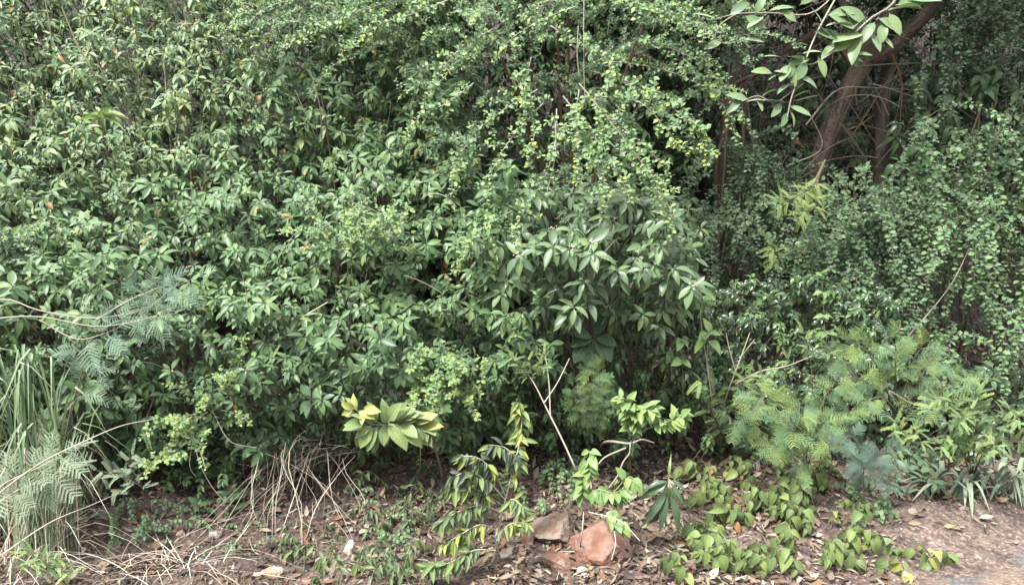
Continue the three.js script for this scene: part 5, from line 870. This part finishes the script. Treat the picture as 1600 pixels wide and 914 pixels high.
stick('bare_stem', 'brown stem rising through the pale shrub in the top left', [[[152, 130, 3.8], [140, 105, 3.78], [118, 65, 3.8], [95, 10, 3.85]], [[80, 70, 3.8], [75, 30, 3.82], [68, -5, 3.85]]], M.stemBrown, 0.0045, 0.003);
stick('fallen_branch', 'thin pale sticks lying against the red rocks', [[groundAt(905, 860), [910, 830, 3.16], [912, 800, 3.2]], [[960, 830, 3.08], [962, 850, 3.03], [956, 875, 3.0]], [[920, 800, 3.2], [970, 815, 3.12], [1000, 845, 3.08]]], M.stemPale, 0.004, 0.0018);
// ------------------------------------------------------------------ rocks
const rockBall = (() => { const g = new THREE.IcosahedronGeometry(1, 18); g.deleteAttribute('uv'); g.deleteAttribute('normal'); return mergeVertices(g); })();
function rockShape(seed, sx, sy, sz, cuts = 11, faces = null) {
  const r = mulberry(seed), g = rockBall.clone(), p = g.attributes.position, v = V(), planes = [];
  for (let k = 0; k < cuts; k++) { const n = V(r() * 2 - 1, r() * 2 - 1, r() * 2 - 1).normalize(); planes.push([n, 0.4 + 0.3 * r()]); }
  if (faces) planes.splice(0, planes.length, ...faces.map(([x, y, z, d]) => [V(x, y, z).normalize(), d]));
  for (let i = 0; i < p.count; i++) {
    v.fromBufferAttribute(p, i);
    for (const [n, d] of planes) { const e = v.dot(n); if (e > d) v.addScaledVector(n, d - e); }
    const q = 1 + 0.05 * noise3(v.x * 3 + seed, v.y * 3, v.z * 3) + 0.03 * noise3(v.x * 9, v.y * 9 + seed, v.z * 9) + 0.008 * noise3(v.x * 24, v.y * 24, v.z * 24 + seed); v.multiplyScalar(q);
    p.setXYZ(i, v.x * sx, v.y * sy, v.z * sz);
  }
  const col = []; for (let i = 0; i < p.count; i++) { // iron stains and paler weathered patches
    const x = p.getX(i) * 9 + seed, y = p.getY(i) * 9, z = p.getZ(i) * 9, a = smooth(-0.25, 0.35, noise3(x, y, z) + 0.5 * noise3(x * 3, y * 3, z * 3)), k = 1 + 0.2 * noise3(x * 7, y * 7, z * 7) + 0.16 * noise3(x * 2.2, y * 2.2 + 4, z * 2.2);
    col.push((0.86 + 0.14 * a) * k, (0.7 + 0.36 * a) * k, (0.6 + 0.48 * a) * k);
  }
  g.setAttribute('color', new THREE.Float32BufferAttribute(col, 3)); return toCreasedNormals(g, 0.42);
}
const rockMat = (c) => new THREE.MeshStandardMaterial({ color: rgb(c), vertexColors: true, roughness: 0.88 });
const ROCK = [rockMat([0.185, 0.105, 0.08]), rockMat([0.165, 0.12, 0.098]), rockMat([0.36, 0.275, 0.22]), rockMat([0.24, 0.21, 0.195]), rockMat([0.33, 0.26, 0.215])];
[['largest rust-red rock at the bottom centre', 948, 884, 0.19, 0.185, 0.15, 0, [0.05, 0.1, 0.0]],
  ['brown rock behind and left of the largest red rock', 868, 848, 0.15, 0.11, 0.12, 1, [0, 0.3, -0.1]],
  ['flat reddish slab in front of the brown rock', 882, 897, 0.125, 0.075, 0.08, 0, [0.5, 0.2, -0.4]],
  ['small brown rock at the left end of the red rocks', 828, 850, 0.08, 0.06, 0.06, 0, [0.2, 1.2, 0]],
  ['small pale stone wedged between the slab and the largest red rock', 910, 900, 0.03, 0.03, 0.028, 2, [0.3, 0.2, 0.6]],
  ['orange-tan rock near the bottom edge left of the dull seedlings', 418, 900, 0.06, 0.04, 0.04, 2, [0.2, 0.4, 0]],
  ['tan stone standing in the litter right of the orange-tan rock', 546, 866, 0.04, 0.06, 0.025, 2, [0.1, 0.7, 0.2]],
  ['grey round stone on the red earth left of the dry grass', 337, 838, 0.04, 0.03, 0.035, 3, [0, 0.2, 0.1]],
  ['pale pebble-like stone beside the straw at the lower left', 282, 838, 0.026, 0.02, 0.02, 4, [0, 0.2, 0.1]],
  ['flat grey stone on the dark earth at the lower left', 158, 888, 0.04, 0.03, 0.025, 3, [0.6, 0.2, 0.3]],
  ['pinkish stone left of the brown rock, half in the litter', 795, 868, 0.05, 0.028, 0.04, 4, [0.1, 0.9, 0.1]],
  ['small round grey-tan stone touching the right side of the largest red rock', 1000, 884, 0.026, 0.022, 0.022, 4, [0, 0, 0]],
  ['reddish flat stone at the bottom edge below the dull seedlings', 480, 912, 0.05, 0.02, 0.04, 1, [0.1, 0.3, 0]],
].forEach(([label, x, y, sx, sy, sz, m, turn], i) => {
  const g = groundAt(x, y), o = part(numbered('rock'), rockShape(300 + i * 7, sx, sy, sz, 11, i ? null : [[-0.25, 0.62, 0.7, 0.46], [0.75, 0.6, 0.25, 0.42], [0.5, -0.05, 0.85, 0.45], [-0.92, 0.1, 0.35, 0.62], [-0.35, -0.35, 0.86, 0.6], [0.1, 1, -0.35, 0.72], [0, 0, -1, 0.6], [1, -0.1, -0.2, 0.8], [-0.5, 0.8, -0.3, 0.66]]), ROCK[m], scene); o.position.copy(g).add(V(0, sy * 0.26, -sz * 0.4)); o.rotation.set(...turn); o.userData = { label, category: 'rock', group: 'rocks in the leaf litter' };
});
// ------------------------------------------------------------------ leaf litter, twigs and grit on the earth
{
  const litter = new Plant('leaf_litter', 'dry brown and pale fallen leaves covering the earth bank', 'leaf litter', V(0, 0, -3.6), null, { max: 300, leafName: 'fallen_leaf' }); litter.root.userData.kind = 'stuff';
  const density = (x, z) => { const d = -z; let k = 0.5 + 0.45 * noise2(x * 1.6 + 3, z * 1.8) + 0.25 * noise2(x * 5, z * 5); if (x > 1.55 && d < 3.75) k -= 0.6 * smooth(1.55, 1.9, x); if (x > -0.1 && x < 1.5) k += 0.4; return k; };
  for (let n = 0, k = 0; k < 150000 && n < 24000; k++) {
    const x = rr(-3.6, 3.8), z = -rr(2.75, 5.6); if (rnd() > density(x, z) || (z > -2.22 - 0.47 * x - 0.02 && rnd() < 0.93)) continue; n++;
    const p = onGround(x, z), g = V(-(groundHeight(x + 0.02, z) - p.y) / 0.02, 1, -(groundHeight(x, z + 0.02) - p.y) / 0.02).normalize(), a = rr(0, 6.28), dir = V(Math.cos(a), 0, Math.sin(a)); dir.addScaledVector(g, -dir.dot(g)).addScaledVector(UP, gauss() * 0.28);
    const dark = x < -0.9 ? 0.7 : 0.25, tone = rnd() < dark ? pick([1, 2, 2, 4, 4, 5]) : pick([0, 0, 1, 3, 3, 3, 1, 2, 5, 6]);
    litter.leaf(SP.litter, p.add(V(0, 0.004 + 0.018 * rnd(), 0)), dir, g.addScaledVector(randDir(), 0.45), (rnd() < 0.5 ? rr(0.012, 0.035) : rr(0.025, 0.07)) * (x > 0 ? 1.05 : 0.9), rr(0.75, 1.2), tone);
  }
  const twigs = [M.stemGrey, M.straw, M.stemBrown, M.strawPale].map(() => []);
  for (let k = 0; k < 620; k++) {
    const x = rr(-3, 3), z = -rr(2.8, 4.6); if (z > -2.25 - 0.47 * x || density(x, z) < rnd() * 0.8) continue; const a = rr(0, 6.28), l = rr(0.03, 0.16), pts = [0, 0.5, 1].map((f) => { const q = onGround(x + Math.cos(a + f * 0.3) * l * f, z + Math.sin(a + f * 0.3) * l * f); q.y += 0.008 + rnd() * 0.014; return q.sub(litter.root.position); });
    twigs[k % 4].push(tube(pts, rr(0.0012, 0.0028), 0.001, 4));
  }
  [M.stemGrey, M.straw, M.stemBrown, M.strawPale].forEach((m, i) => part('fallen_twigwork', mergeGeometries(twigs[i]), m, litter.root, 'stuff'));
  const l = [];
  const low = new THREE.IcosahedronGeometry(1, 2); { const p = low.attributes.position; for (let i = 0; i < p.count; i++) { const v = V().fromBufferAttribute(p, i); v.multiplyScalar(1 + 0.2 * noise3(v.x * 1.5, v.y * 1.5, v.z * 1.5)); p.setXYZ(i, v.x, v.y * 0.7, v.z); } low.computeVertexNormals(); }
  for (let k = 0; k < 5200; k++) { const x = rr(-3, 3.4), z = -rr(2.7, 4.4); if (z > -2.2 - 0.47 * x && rnd() < 0.8) continue; const s = rr(0.003, 0.008) * (rnd() < 0.06 ? 2.2 : 1); l.push(new THREE.Matrix4().compose(onGround(x, z).add(V(0, s * 0.2, 0)), new THREE.Quaternion().setFromEuler(new THREE.Euler(rr(0, 3), rr(0, 3), rr(0, 3))), V(s, s * rr(0.6, 1), s * rr(0.7, 1.2)))); }
  const im = shadows(new THREE.InstancedMesh(low, new THREE.MeshStandardMaterial({ color: 0xffffff, roughness: 0.95 }), l.length)); im.name = 'gravel'; im.userData = { kind: 'stuff', label: 'small reddish and grey grit scattered over the earth', category: 'gravel' };
  const c = new THREE.Color(); l.forEach((m, i) => { im.setMatrixAt(i, m); const k = rr(0.6, 1.3); im.setColorAt(i, rnd() < 0.5 ? c.setRGB(0.14 * k, 0.1 * k, 0.08 * k) : c.setRGB(0.17 * k, 0.145 * k, 0.128 * k)); }); scene.add(im);
}
buildPlants();
renderer.render(scene, camera);
